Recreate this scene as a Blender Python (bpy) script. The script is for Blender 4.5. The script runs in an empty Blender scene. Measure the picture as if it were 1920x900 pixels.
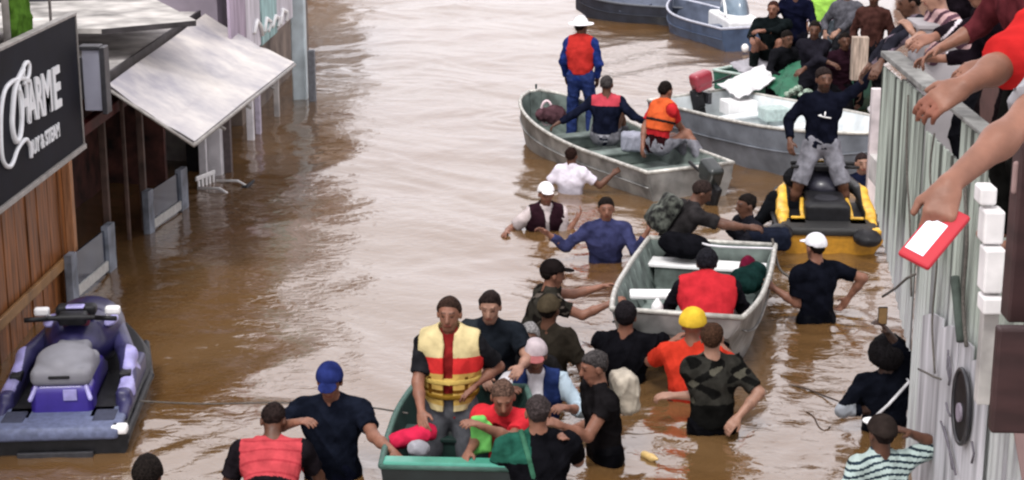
import bpy, math, random
import numpy as np
from mathutils import Vector, Matrix
random.seed(7); RNG = np.random.RandomState(5)
SC = bpy.context.scene; COL = SC.collection
R_ = math.radians
# ------------------------------------------------------------------ camera, world, sun, exposure
CAM_H, PITCH, YAW, FPX = 4.83, 15.0, 1.6, 3191.0
cd = bpy.data.cameras.new('camera'); cam = bpy.data.objects.new('camera', cd); COL.objects.link(cam)
cd.sensor_width = 36.0; cd.lens = FPX / 1920 * 36.0; cd.clip_start = 0.1; cd.clip_end = 600
cam.location = (0, 0, CAM_H); cam.rotation_euler = (R_(90 - PITCH), 0, R_(YAW)); SC.camera = cam
SC.render.resolution_x = 1024; SC.render.resolution_y = 480
w = bpy.data.worlds.new('World'); SC.world = w; w.use_nodes = True
nt = w.node_tree; nt.nodes.clear()
sky = nt.nodes.new('ShaderNodeTexSky'); sky.sky_type = 'NISHITA'; sky.sun_disc = False
sky.sun_elevation = R_(58); sky.sun_rotation = R_(200); sky.air_density = 1.0; sky.dust_density = 4.0; sky.ozone_density = 1.0
hs = nt.nodes.new('ShaderNodeHueSaturation'); hs.inputs['Saturation'].default_value = 0.12
cl = nt.nodes.new('ShaderNodeMix'); cl.data_type = 'RGBA'; cl.blend_type = 'MIX'; cl.inputs['Factor'].default_value = 0.72
cl.inputs[7].default_value = (9.1, 8.65, 9.05, 1)      # even overcast layer
bg = nt.nodes.new('ShaderNodeBackground'); bg.inputs[1].default_value = 0.12
wo = nt.nodes.new('ShaderNodeOutputWorld')
nt.links.new(sky.outputs[0], hs.inputs['Color']); nt.links.new(hs.outputs[0], cl.inputs[6])
nt.links.new(cl.outputs[2], bg.inputs[0]); nt.links.new(bg.outputs[0], wo.inputs[0])
sd = bpy.data.lights.new('sun', 'SUN'); sd.energy = 1.1; sd.angle = R_(14); sd.color = (1, .97, .92)
sun = bpy.data.objects.new('sun', sd); COL.objects.link(sun)
sun.rotation_euler = (R_(32), 0, R_(-20))
SC.view_settings.view_transform = 'Standard'; SC.view_settings.look = 'None'
SC.view_settings.exposure = 0.87; SC.view_settings.gamma = 1.0
SC.cycles.filter_width = 2.3
SC.cycles.max_bounces = 5

# ------------------------------------------------------------------ photograph geometry -> places
CM = cam.rotation_euler.to_matrix(); CP = Vector((0, 0, CAM_H))
def ray(px, py): return CM @ Vector(((px - 960) / FPX, -(py - 450) / FPX, -1.0))
def D(px, py, dep): return CP + ray(px, py) * dep                    # point at a distance along the view axis
def W(px, py, z=0.0):
    d = ray(px, py); return CP + d * ((z - CAM_H) / d.z)            # point on a level plane
def V(px, py, X):
    d = ray(px, py); return CP + d * (X / d.x)                      # point on a plane parallel to the street
def wdep(row): return 15955.0 / (row + 405)
def A(v): return np.array(v, dtype=float)
def nrm(v):
    v = A(v); return v / (np.linalg.norm(v) + 1e-9)

# ------------------------------------------------------------------ materials
MATS = {}
def mat(name, col, rough=.7, var=.12, scale=18, bump=.15, metal=0, spec=.4, attr=False, coat=0, stretch=None):
    if name in MATS: return MATS[name]
    m = bpy.data.materials.new(name); m.use_nodes = True; n = m.node_tree; b = n.nodes['Principled BSDF']
    b.inputs['Roughness'].default_value = rough; b.inputs['Metallic'].default_value = metal
    b.inputs['Specular IOR Level'].default_value = spec; b.inputs['Coat Weight'].default_value = coat
    tc = n.nodes.new('ShaderNodeTexCoord'); nz = n.nodes.new('ShaderNodeTexNoise')
    nz.inputs['Scale'].default_value = scale; nz.inputs['Detail'].default_value = 4
    src = tc.outputs['Object']
    if stretch:
        mp = n.nodes.new('ShaderNodeMapping'); mp.inputs['Scale'].default_value = stretch
        n.links.new(src, mp.inputs[0]); src = mp.outputs[0]
    n.links.new(src, nz.inputs['Vector'])
    rp = n.nodes.new('ShaderNodeMapRange'); rp.inputs[1].default_value = .3; rp.inputs[2].default_value = .7
    rp.inputs[3].default_value = 1 - var * 2; rp.inputs[4].default_value = 1 + var
    n.links.new(nz.outputs[0], rp.inputs[0])
    mx = n.nodes.new('ShaderNodeVectorMath'); mx.operation = 'SCALE'; mx.inputs[0].default_value = col
    n.links.new(rp.outputs[0], mx.inputs['Scale']); out = mx.outputs[0]
    if attr:
        at = n.nodes.new('ShaderNodeAttribute'); at.attribute_name = 'tint'
        ml = n.nodes.new('ShaderNodeVectorMath'); ml.operation = 'MULTIPLY'
        n.links.new(out, ml.inputs[0]); n.links.new(at.outputs['Color'], ml.inputs[1]); out = ml.outputs[0]
    if name.startswith('fabric'):                      # cloth soaked up to a ragged line just above the flood
        ge = n.nodes.new('ShaderNodeNewGeometry'); sx = n.nodes.new('ShaderNodeSeparateXYZ'); ma = n.nodes.new('ShaderNodeMath'); ma.operation = 'MULTIPLY_ADD'; ma.inputs[1].default_value = -.22
        wr_ = n.nodes.new('ShaderNodeMapRange'); wr_.inputs[1].default_value = -.02; wr_.inputs[2].default_value = .05; wr_.inputs[3].default_value = .5; wr_.inputs[4].default_value = 1
        w2_ = n.nodes.new('ShaderNodeVectorMath'); w2_.operation = 'SCALE'; w3_ = n.nodes.new('ShaderNodeMapRange'); w3_.inputs[1].default_value = .5; w3_.inputs[2].default_value = 1; w3_.inputs[3].default_value = .4; w3_.inputs[4].default_value = rough
        n.links.new(ge.outputs['Position'], sx.inputs[0]); n.links.new(nz.outputs[0], ma.inputs[0]); n.links.new(sx.outputs['Z'], ma.inputs[2]); n.links.new(ma.outputs[0], wr_.inputs[0])
        n.links.new(out, w2_.inputs[0]); n.links.new(wr_.outputs[0], w2_.inputs['Scale']); out = w2_.outputs[0]; n.links.new(wr_.outputs[0], w3_.inputs[0]); n.links.new(w3_.outputs[0], b.inputs['Roughness'])
    n.links.new(out, b.inputs['Base Color'])
    if bump:
        bp = n.nodes.new('ShaderNodeBump'); bp.inputs['Strength'].default_value = bump; bp.inputs['Distance'].default_value = .02
        n.links.new(nz.outputs[0], bp.inputs['Height']); n.links.new(bp.outputs[0], b.inputs['Normal'])
    MATS[name] = m; return m
def fab(col):
    k = .45 if max(col) < .07 else .8 if max(col) < .3 else 1.0
    return mat('fabric_%02x%02x%02x' % tuple(int(min(c, 1) * 255) for c in col), tuple(c * k for c in col), .95, .25 if max(col) < .3 else .13, 11, .45, spec=.012)
def skinm(k):
    c = {'tan': (.215, .098, .064), 'light': (.31, .17, .12), 'brown': (.105, .047, .029), 'dark': (.04, .02, .014)}[k]
    return mat('skin_' + k, c, .48, .14, 13, .3, spec=.3, attr=True)
BLACK = (.012, .012, .016); NAVY = (.016, .02, .045); GREY = (.16, .16, .18); RED = (.55, .02, .025)
WHITE = (.78, .77, .78)
M_alu = mat('bare_aluminium', (.31, .31, .30), .45, .3, 4, .2, metal=.5)
M_alu_in = mat('painted_mint_aluminium', (.145, .18, .165), .65, .35, 5, .25)
M_rim = mat('worn_rim_aluminium', (.50, .49, .45), .45, .2, 14, .15, metal=.3)
M_white = mat('white_plastic', (.8, .8, .8), .5, .06, 8, .05)
M_black = mat('black_rubber', (.010, .010, .012), .5, .3, 12, .1, spec=.25)
M_dark = mat('dark_metal', (.03, .03, .035), .4, .2, 20, .1)
M_rope = mat('rope', (.10, .09, .08), .9, .2, 60, .3)
M_darkwood = mat('dark_brown_wood', (.035, .012, .009), .5, .4, 3, .2, stretch=(8, 8, 1))

# ------------------------------------------------------------------ objects
ORG = {}
def tag(o, label=None, cat=None, group=None, kind=None):
    for k, v in (('label', label), ('category', cat), ('group', group), ('kind', kind)):
        if v: o[k] = v
    return o
def thing(name, label, cat, loc=(0, 0, 0), rotz=0, group=None):
    o = bpy.data.objects.new(name, None); COL.objects.link(o); o.location = loc; o.rotation_euler = (0, 0, rotz)
    o.empty_display_size = .2; ORG[o.name] = A(loc); return tag(o, label, cat, group)
def emit(name, verts, faces, mats, parent=None, world=True, smooth=False, midx=None, bevel=0, label=None):
    v = np.asarray([tuple(p) for p in verts] if not isinstance(verts, np.ndarray) else verts, dtype=float)
    o_ = A((0, 0, 0))
    if world and parent is not None: o_ = ORG.get(parent.name, o_)
    me = bpy.data.meshes.new(name); v = v - o_
    if isinstance(faces, np.ndarray):
        nf = len(faces); me.vertices.add(len(v)); me.vertices.foreach_set('co', v.astype(np.float32).ravel())
        me.loops.add(nf * 4); me.loops.foreach_set('vertex_index', faces.astype(np.int32).ravel())
        me.polygons.add(nf); me.polygons.foreach_set('loop_start', np.arange(0, nf * 4, 4, dtype=np.int32))
        me.update(calc_edges=True)
    else:
        me.from_pydata([tuple(p) for p in v], [], faces); me.update()
    if not isinstance(mats, (list, tuple)): mats = [mats]
    for m in mats: me.materials.append(m)
    if midx is not None: me.polygons.foreach_set('material_index', np.asarray(midx, dtype=np.int32))
    me.polygons.foreach_set('use_smooth', [smooth] * len(me.polygons))
    o = bpy.data.objects.new(name, me); COL.objects.link(o)
    if parent is not None: o.parent = parent; ORG[o.name] = o_
    if bevel:
        b = o.modifiers.new('bevel', 'BEVEL'); b.width = bevel; b.segments = 2; b.limit_method = 'ANGLE'
    if label: o['label'] = label
    return o
def join(parts):
    vs, fs, n = [], [], 0
    for v, f in parts:
        vs += [tuple(p) for p in v]; fs += [tuple(i + n for i in q) for q in f]; n += len(v)
    return vs, fs
def g_box(c, hx, hy, hz, rz=0, M=None):
    c = Vector(c); M = M or Matrix.Rotation(rz, 3, 'Z')
    v = [c + M @ Vector((sx * hx, sy * hy, sz * hz)) for sx in (-1, 1) for sy in (-1, 1) for sz in (-1, 1)]
    return v, [(0, 1, 3, 2), (4, 6, 7, 5), (0, 4, 5, 1), (2, 3, 7, 6), (0, 2, 6, 4), (1, 5, 7, 3)]
def box(name, lo, hi, m, parent=None, world=True, bevel=.008, label=None):
    lo = Vector(lo); hi = Vector(hi); c = (lo + hi) / 2; h = (hi - lo) / 2
    v, f = g_box(c, abs(h.x), abs(h.y), abs(h.z)); return emit(name, v, f, m, parent, world, bevel=bevel, label=label)
def obox(name, c, hx, hy, hz, m, parent=None, rz=0, world=True, bevel=.008, M=None, label=None):
    v, f = g_box(c, hx, hy, hz, rz, M); return emit(name, v, f, m, parent, world, bevel=bevel, label=label)
def g_prism(pts, ext):
    n = len(pts); ext = Vector(ext); v = [Vector(p) for p in pts] + [Vector(p) + ext for p in pts]
    return v, [tuple(range(n))[::-1], tuple(range(n, 2 * n))] + [(i, (i + 1) % n, n + (i + 1) % n, n + i) for i in range(n)]
def prism(name, pts, ext, m, parent=None, world=True, bevel=0, label=None):
    v, f = g_prism(pts, ext); return emit(name, v, f, m, parent, world, bevel=bevel, label=label)
def g_tube(pts, r, n=8, closed=False):
    P = [A(p) for p in pts]; k = len(P); vs, fs = [], []; rr = r if hasattr(r, '__len__') else [r] * k
    up = None
    for i in range(k):
        a = P[(i - 1) % k] if (closed or i > 0) else P[i]; b = P[(i + 1) % k] if (closed or i < k - 1) else P[i]
        t = nrm(b - a)
        if up is None: up = nrm(np.cross(t, (0.13, .31, .94)))
        up = nrm(up - t * np.dot(up, t)); s = np.cross(t, up)
        for j in range(n):
            q = 2 * math.pi * j / n; vs.append(P[i] + rr[i] * (math.cos(q) * up + math.sin(q) * s))
    for i in range(k if closed else k - 1):
        i2 = (i + 1) % k
        for j in range(n):
            j2 = (j + 1) % n; fs.append((i * n + j, i * n + j2, i2 * n + j2, i2 * n + j))
    if not closed: fs += [tuple(range(n))[::-1], tuple(range((k - 1) * n, k * n))]
    return vs, fs
def tube(name, pts, r, m, parent=None, world=True, n=8, closed=False, label=None):
    v, f = g_tube(pts, r, n, closed); return emit(name, v, f, m, parent, world, smooth=True, label=label)
def text_mesh(name, s, M4, size, m, parent, ext=.012, world=True, shear=0, xs=1.0, offset=0):
    cu = bpy.data.curves.new(name, 'FONT'); cu.body = s; cu.size = size; cu.extrude = ext; cu.resolution_u = 3; cu.shear = shear; cu.offset = offset
    t = bpy.data.objects.new(name, cu); COL.objects.link(t); dg = bpy.context.evaluated_depsgraph_get()
    me = bpy.data.meshes.new_from_object(t.evaluated_get(dg)); bpy.data.objects.remove(t)
    v = [M4 @ Vector((p.co.x * xs, p.co.y, p.co.z)) for p in me.vertices]; f = [tuple(p.vertices) for p in me.polygons]
    return emit(name, v, f, m, parent, world)

# ------------------------------------------------------------------ distance-field modelling (one skin per part)
class Vox:
    def __init__(s, lo, hi, h):
        s.lo = A(lo); s.h = h; s.n = np.ceil((A(hi) - s.lo) / h).astype(int) + 1; s.D = np.full(s.n, .5, np.float32)
    def blk(s, lo, hi):
        i0 = np.clip(np.floor((lo - s.lo) / s.h).astype(int), 0, s.n); i1 = np.clip(np.ceil((hi - s.lo) / s.h).astype(int) + 1, 0, s.n)
        if np.any(i1 <= i0): return None
        c = [(s.lo[a] + np.arange(i0[a], i1[a]) * s.h).astype(np.float32) for a in range(3)]
        return tuple(slice(i0[a], i1[a]) for a in range(3)), c[0][:, None, None], c[1][None, :, None], c[2][None, None, :]
    def add(s, p, k=.02, dil=0, clips=(), sub=False):
        lo, hi = pbounds(p); mg = dil + k + 2 * s.h; b = s.blk(lo - mg, hi + mg)
        if b is None: return
        sl, X, Y, Z = b; d = pdist(p, X, Y, Z) - np.float32(dil)
        for (c, n) in clips:
            c = A(c); n = A(n); d = np.maximum(d, (X - c[0]) * n[0] + (Y - c[1]) * n[1] + (Z - c[2]) * n[2])
        E = s.D[sl]
        if sub:
            hh = np.clip(.5 - .5 * (E + d) / k, 0, 1); s.D[sl] = E * (1 - hh) + (-d) * hh + k * hh * (1 - hh)
        else:
            hh = np.clip(.5 + .5 * (E - d) / k, 0, 1); s.D[sl] = E * (1 - hh) + d * hh - k * hh * (1 - hh)
    def clip(s, c, n):
        c = A(c); n = A(n); X, Y, Z = [(s.lo[a] + np.arange(s.n[a]) * s.h).astype(np.float32) for a in range(3)]
        s.D = np.maximum(s.D, (X[:, None, None] - c[0]) * n[0] + (Y[None, :, None] - c[1]) * n[1] + (Z[None, None, :] - c[2]) * n[2])
    def mesh(s):
        Dp = np.pad(s.D, 1, constant_values=.5); lo = s.lo - s.h; I = Dp < 0; n = np.array(Dp.shape)
        cnt = np.zeros(n - 1, np.int8); offs = [(a, b, c) for a in (0, 1) for b in (0, 1) for c in (0, 1)]
        for a, b, c in offs: cnt += I[a:n[0] - 1 + a, b:n[1] - 1 + b, c:n[2] - 1 + c]
        act = (cnt > 0) & (cnt < 8); ijk = np.argwhere(act)
        if len(ijk) == 0: return np.zeros((0, 3)), np.zeros((0, 4), int)
        idx = np.full(n - 1, -1, np.int32); idx[act] = np.arange(len(ijk))
        cv = np.stack([Dp[ijk[:, 0] + a, ijk[:, 1] + b, ijk[:, 2] + c] for a, b, c in offs], 1)
        acc = np.zeros((len(ijk), 3)); num = np.zeros(len(ijk)); O = np.array(offs, float)
        for e0 in range(8):
            for e1 in range(e0 + 1, 8):
                if abs(O[e0] - O[e1]).sum() != 1: continue
                f0, f1 = cv[:, e0], cv[:, e1]; m = (f0 < 0) != (f1 < 0); t = np.where(m, f0 / np.where(m, f0 - f1, 1), 0)
                acc += (O[e0] + t[:, None] * (O[e1] - O[e0])) * m[:, None]; num += m
        v = lo + (ijk + acc / num[:, None]) * s.h; Q = []
        for ax in range(3):
            a1, a2 = (ax + 1) % 3, (ax + 2) % 3
            sl0 = [slice(None)] * 3; sl1 = [slice(None)] * 3; sl0[ax] = slice(0, n[ax] - 1); sl1[ax] = slice(1, n[ax])
            A0 = I[tuple(sl0)]; A1 = I[tuple(sl1)]; e = np.argwhere(A0 != A1); flip = A0[tuple(e.T)]
            d1 = np.zeros(3, int); d1[a1] = 1; d2 = np.zeros(3, int); d2[a2] = 1
            q = np.stack([idx[tuple((e - d1 - d2).T)], idx[tuple((e - d2).T)], idx[tuple(e.T)], idx[tuple((e - d1).T)]], 1)
            q[~flip] = q[~flip][:, ::-1]; Q.append(q)
        return v, np.concatenate(Q)
def cap(a, b, r1, r2=None, n=None, k=1.0): return ('c', A(a), A(b), r1, r1 if r2 is None else r2, None if n is None else A(n), k)
def ell(c, r, M=None): return ('e', A(c), A(r), np.eye(3) if M is None else A(M))       # rows of M: local axes
def rbx(c, hf, rd=.02, M=None): return ('b', A(c), A(hf), np.eye(3) if M is None else A(M), rd)
def pbounds(p):
    if p[0] == 'c':
        r = max(p[3], p[4]); return np.minimum(p[1], p[2]) - r, np.maximum(p[1], p[2]) + r
    r = np.abs(p[3].T) @ p[2]; return p[1] - r - .01, p[1] + r + .01
def pdist(p, X, Y, Z):
    if p[0] == 'c':
        _, a, b, r1, r2, n, k = p; x, y, z = X - a[0], Y - a[1], Z - a[2]; d = b - a
        if n is not None:
            q = (x * n[0] + y * n[1] + z * n[2]) * (k - 1); x = x + q * n[0]; y = y + q * n[1]; z = z + q * n[2]
            d = d + n * np.dot(d, n) * (k - 1)
        L = max(float(np.dot(d, d)), 1e-9); t = np.clip((x * d[0] + y * d[1] + z * d[2]) / L, 0, 1)
        return (np.sqrt((x - t * d[0]) ** 2 + (y - t * d[1]) ** 2 + (z - t * d[2]) ** 2) - (r1 + (r2 - r1) * t)).astype(np.float32)
    c, h, M = p[1], p[2], p[3]; x, y, z = X - c[0], Y - c[1], Z - c[2]
    u, v, w_ = [x * M[i][0] + y * M[i][1] + z * M[i][2] for i in range(3)]
    if p[0] == 'e':
        k0 = np.sqrt((u / h[0]) ** 2 + (v / h[1]) ** 2 + (w_ / h[2]) ** 2)
        k1 = np.sqrt((u / h[0] ** 2) ** 2 + (v / h[1] ** 2) ** 2 + (w_ / h[2] ** 2) ** 2)
        return (k0 * (k0 - 1) / np.maximum(k1, 1e-6)).astype(np.float32)
    rd = p[4]; a, b, c2 = np.abs(u) - h[0] + rd, np.abs(v) - h[1] + rd, np.abs(w_) - h[2] + rd
    return (np.sqrt(np.maximum(a, 0) ** 2 + np.maximum(b, 0) ** 2 + np.maximum(c2, 0) ** 2) + np.minimum(np.maximum(a, np.maximum(b, c2)), 0) - rd).astype(np.float32)
def vnormals(v, q):
    fn = np.cross(v[q[:, 2]] - v[q[:, 0]], v[q[:, 3]] - v[q[:, 1]]); N = np.zeros_like(v)
    for j in range(4): np.add.at(N, q[:, j], fn)
    return N / (np.linalg.norm(N, axis=1)[:, None] + 1e-12)
def wrinkle(v, q, amp, freq=1.0, seed=0):
    r = np.random.RandomState(seed); N = vnormals(v, q); s = 0
    for i in range(5):
        d = r.randn(3); d /= np.linalg.norm(d); f = (13 + 13 * i) * freq
        ph = 2.2 * np.sin(v @ (r.randn(3) * 7) + r.rand() * 6)
        s = s + (1 - np.abs(np.sin(v @ d * f * .5 + ph))) ** 2 / (1 + .7 * i)
    return v + N * ((s - .9) * amp)[:, None]
def sdf_part(name, prims, h, m, parent, k=.02, world=True, clips=(), wr=0, seed=0, paint=None, label=None):
    """prims: list of prim or (prim, dict(k, dil, clips, sub))"""
    P = [(p if isinstance(p[1], dict) else (p, {})) for p in prims]
    lo = np.min([pbounds(p)[0] - kw.get('dil', 0) for p, kw in P if not kw.get('sub')], 0) - .03
    hi = np.max([pbounds(p)[1] + kw.get('dil', 0) for p, kw in P if not kw.get('sub')], 0) + .03
    X = Vox(lo, hi, h)
    for p, kw in P:
        kk = dict(k=k); kk.update(kw); X.add(p, **kk)
    for c in clips: X.clip(*c)
    v, q = X.mesh()
    if wr: v = wrinkle(v, q, wr, seed=seed)
    mi = None
    if paint is not None: mi = paint(v[q].mean(1))
    return emit(name, v, q, m, parent, world, smooth=True, midx=mi, label=label)
# ------------------------------------------------------------------ people
NP = [0]
def ik(s, t, l1, l2, pole):
    s, t = A(s), A(t); d = t - s; L = np.linalg.norm(d); mx = (l1 + l2) * .985
    if L > mx: t = s + d / L * mx; d = t - s; L = mx
    L = max(L, abs(l1 - l2) + .03); u = nrm(d); a = (l1 * l1 - l2 * l2 + L * L) / (2 * L); h = math.sqrt(max(l1 * l1 - a * a, 0))
    p = A(pole) - u * np.dot(pole, u); return s + u * a + nrm(p) * h, t
def hand_prims(wr, d, n, sd, curl=.35, sc=1.0):
    """wrist, finger direction, palm normal (palm faces n), side +1 right"""
    d = nrm(d); n = nrm(A(n) - d * np.dot(n, d)); s = np.cross(d, n) * sd       # s points to the thumb side
    P = [(cap(wr, wr + d * .03 * sc, .027 * sc, .030 * sc, n, 1.3), .015)]
    for i in range(4):
        o = s * (.031 - .0205 * i) * sc; P.append((cap(wr + d * .02 * sc + o * .7, wr + d * .082 * sc + o, .017 * sc, .0125 * sc, n, 1.1), .012))
        L = (.040, .045, .042, .033)[i] * sc; b = wr + d * .086 * sc + o; an = 0.0
        for j in range(3):
            an += curl * (1 + .12 * i) * (1, 1.25, .8)[j]; e = b + (d * math.cos(an) + n * math.sin(an)) * L * (1, .62, .5)[j]
            P.append((cap(b, e, (.0100 - .0008 * j) * sc, (.0094 - .0009 * j) * sc), .003)); b = e
    tb = wr + d * .028 * sc + s * .026 * sc; t1 = tb + (d * .55 + s * .62 + n * .35) * .045 * sc; t2 = t1 + (d * .86 + s * .2 + n * .42) * .034 * sc
    P += [(cap(tb, t1, .0165 * sc, .0125 * sc), .01), (cap(t1, t2, .0118 * sc, .010 * sc), .004)]
    return P
def person(label, head=None, wl=None, dep=None, a=0, sc=1.0, lean=0, side=0, twist=0, look=(0, 0), arms=(None, None), legs=(None, None),
           skin='tan', shirt=None, pants=None, vest=None, hair=((.012, .009, .008), 'short'), cap_=None, h=None, wide=1.0, curl=(.35, .35),
           beard=False, sink=None, extra=None, poles=(None, None), palms=(None, None), lift=0, face=True, group=None, cover=None):
    NP[0] += 1; seed = NP[0]
    if dep is None: dep = wdep(wl)
    h = h or (.0085 if dep < 14.5 else .0105 if dep < 18.5 else .013)
    ar = R_(a); U = A((0, 0, 1)); F = A((math.sin(ar), math.cos(ar), 0)); R = A((math.cos(ar), -math.sin(ar), 0))
    le = R_(lean); si = R_(side)
    S = nrm(U * math.cos(le) + F * math.sin(le) + R * math.tan(si)); S1 = nrm(S * .5 + U * .5)
    tw = R_(twist); TR0 = nrm(R - S * np.dot(R, S)); TF0 = np.cross(S, TR0) ; 
    if np.dot(TF0, F * math.cos(le) - U * math.sin(le)) < 0: TF0 = -TF0
    TR = TR0 * math.cos(tw) - TF0 * math.sin(tw); TF = TF0 * math.cos(tw) + TR0 * math.sin(tw)
    yw, pt = R_(look[0]), R_(look[1])
    # head frame
    HF = F * math.cos(yw) + R * math.sin(yw); HR = R * math.cos(yw) - F * math.sin(yw)
    pt2 = pt + le * .35; HU = U * math.cos(pt2) + HF * math.sin(pt2); HF = HF * math.cos(pt2) - U * math.sin(pt2)
    wa_o = S1 * .17; ch_o = wa_o + S * .17; nb_o = wa_o + S * .33; hc_o = nb_o + (S * .5 + HU * .5) * .075 + HU * .105
    top_o = (hc_o + HU * .118) * sc
    P = A(D(head[0], head[1], dep)) - top_o; P[2] += lift
    r3 = lambda o: P + A(o) * sc
    wa, ch, nb, hc = r3(wa_o), r3(ch_o), r3(nb_o), r3(hc_o)
    base = A((P[0], P[1], P[2] - .93 * sc)); root = thing('person', label, 'person', tuple(base), 0, group)
    sh = [nb - S * .045 * sc + TR * sd * .175 * sc * wide for sd in (-1, 1)]
    hips = [P + R * sd * .088 * sc - U * .03 * sc for sd in (-1, 1)]
    joints = []
    for i, sd in enumerate((-1, 1)):
        t = arms[i]
        if t is None: t = sh[i] + (TR * sd * .09 + F * .04 - U * .50) * sc
        elif t[0] == 'o': t = sh[i] + (R * t[1] * sd + F * t[2] + U * t[3]) * sc
        elif t[0] == 'p': t = A(D(t[1], t[2], dep + (t[3] if len(t) > 3 else 0)))
        else: t = A(t[1])
        po = poles[i]; po = (TR * sd * .6 - F * .5 - U * .5) if po is None else R * po[0] + F * po[1] + U * po[2]
        e, wr = ik(sh[i], t, .285 * sc, .255 * sc, po); joints.append((sh[i], e, wr))
    lj = []
    for i, sd in enumerate((-1, 1)):
        t = legs[i]
        if t is None: t = hips[i] + (R * sd * .05 + F * .02 - U * .82) * sc
        elif t[0] == 'o': t = hips[i] + (R * t[1] * sd + F * t[2] + U * t[3]) * sc
        elif t[0] == 'p': t = A(D(t[1], t[2], dep + (t[3] if len(t) > 3 else 0)))
        kp = F + R * sd * .25 + U * .2
        if legs[i] is not None and len(legs[i]) > 4 and legs[i][0] == 'o': kp = R * legs[i][4][0] * sd + F * legs[i][4][1] + U * legs[i][4][2]
        kn, an = ik(hips[i], t, .43 * sc, .41 * sc, kp); lj.append((hips[i], kn, an))
    q = sc; w_ = wide
    torso = [(cap(P - R * .065 * q * w_, P + R * .065 * q * w_, .115 * q, None, TF, 1.15), .05),
             (cap(wa - TR * .05 * q * w_, wa + TR * .05 * q * w_, .112 * q, None, TF, 1.2), .06),
             (cap(P, wa, .12 * q, .115 * q), .05), (cap(wa, ch, .118 * q, .125 * q, TF, 1.1), .05),
             (cap(ch - TR * .075 * q * w_, ch + TR * .075 * q * w_, .120 * q, None, TF, 1.15), .06),
             (cap(sh[0] + TR * .03 * q, sh[1] - TR * .03 * q, .066 * q), .05),
             (cap(nb + S * .035 * q, sh[0], .05 * q, .045 * q), .04), (cap(nb + S * .035 * q, sh[1], .05 * q, .045 * q), .04)]
    upper = [[(cap(j[0], j[1], .057 * q, .043 * q), .04)] for j in joints]
    fore = [[(cap(j[1], j[1] * .6 + j[2] * .4, .042 * q, .041 * q), .02), (cap(j[1] * .6 + j[2] * .4, j[2], .041 * q, .026 * q), .02)] for j in joints]
    thigh = [(cap(j[0], j[1], .088 * q, .058 * q), .04) for j in lj]; calf = [(cap(j[1], j[1] * .7 + j[2] * .3, .055 * q, .057 * q), .03) for j in lj] + [(cap(j[1] * .7 + j[2] * .3, j[2], .055 * q, .035 * q), .03) for j in lj]
    feet = [(cap(j[2] - U * .03 * q - F * .03 * q, j[2] - U * .05 * q + F * .15 * q, .04 * q, .032 * q), .02) for j in lj]
    hl = lambda x, y, z: hc + (HR * x + HF * y + HU * z) * q
    HM = np.array([HR, HF, HU])
    cran = ell(hl(0, -.012, .028), A((.077, .097, .090)) * q, HM)
    headp = [(cap(nb - S * .02 * q, hl(0, -.015, -.06), .060 * q, .054 * q), .03), (cran, .02),
             (ell(hl(0, .022, -.03), A((.062, .074, .088)) * q, HM), .025), (cap(hl(-.018, .055, -.095), hl(.018, .055, -.095), .024 * q), .02),
             (cap(hl(-.034, .078, .027), hl(.034, .078, .027), .014 * q), .012), (cap(hl(0, .092, .012), hl(0, .108, -.028), .010 * q, .0165 * q), .008),
             (cap(hl(-.02, .088, -.06), hl(.02, .088, -.06), .0095 * q), .008), (ell(hl(-.079, -.008, -.008), A((.012, .022, .034)) * q, HM), .006), (ell(hl(.079, -.008, -.008), A((.012, .022, .034)) * q, HM), .006)]
    allp = torso + upper[0] + upper[1] + fore[0] + fore[1] + thigh + calf + feet + headp
    for i, sd in enumerate((-1, 1)):
        j = joints[i]; d = nrm(j[2] - j[1]); pn = palms[i]
        pn = nrm(-U * .7 - TR * sd * .4 + F * .1) if pn is None else R * pn[0] + F * pn[1] + U * pn[2]
        if abs(np.dot(d, nrm(pn))) > .9: pn = -TR * sd
        allp += hand_prims(j[2], d, pn, sd, curl[i], q)
    zmin = -.22 if sink is None else sink
    lo = np.min([pbounds(p)[0] for p, k in allp], 0) - .02; hi = np.max([pbounds(p)[1] for p, k in allp], 0) + .02; lo[2] = max(lo[2], zmin)
    X = Vox(lo, hi, h)
    for p, k in allp: X.add(p, k=k)
    for sx in (-1, 1): X.add(cap(hl(sx * .031, .108, .004), hl(sx * .034, .11, .004), .010 * q), k=.012, sub=True)
    v, f = X.mesh()
    body = emit('body', v, f, skinm(skin), root, smooth=True)
    L = (v - hc) @ HM.T / q; x, y, z = np.abs(L[:, 0]), L[:, 1], L[:, 2]; tint = np.ones((len(v), 4), np.float32)
    near = np.linalg.norm(L, axis=1) < .16
    e = near & (y > .055) & (np.hypot(x - .032, (z - .003) * 1.7) < .0135); b_ = near & (y > .055) & (np.abs(z - .032) < .006) & (x > .012) & (x < .052)
    li = near & (y > .07) & (np.abs(z + .06) < .009) & (x < .026); bd = near & (y > -.02) & (z < -.045) & ~li
    tint[e, :3] = .33; tint[b_, :3] = .36; tint[li, :3] = (.85, .55, .55)
    if beard: tint[bd, :3] = .28
    else: tint[bd, :3] = (.86, .62, .75, .9)[seed % 4]
    at = body.data.color_attributes.new('tint', 'FLOAT_COLOR', 'POINT'); at.data.foreach_set('color', tint.ravel())
    def cloth(name, prims, dil, mats, clips=(), wr=.004, paint=None, subs=(), parent=root, hh=None, lab=None):
        lo = np.min([pbounds(p)[0] for p, k, c in prims], 0) - dil - .02; hi = np.max([pbounds(p)[1] for p, k, c in prims], 0) + dil + .02; lo[2] = max(lo[2], zmin)
        if np.any(hi - lo < .02): return None
        Y = Vox(lo, hi, hh or h)
        for p, k, c in prims: Y.add(p, k=k, dil=dil, clips=c)
        for p, kw in subs: Y.add(p, sub=True, **kw)
        for c in clips: Y.clip(*c)
        vv, ff = Y.mesh()
        if len(ff) == 0: return None
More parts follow.
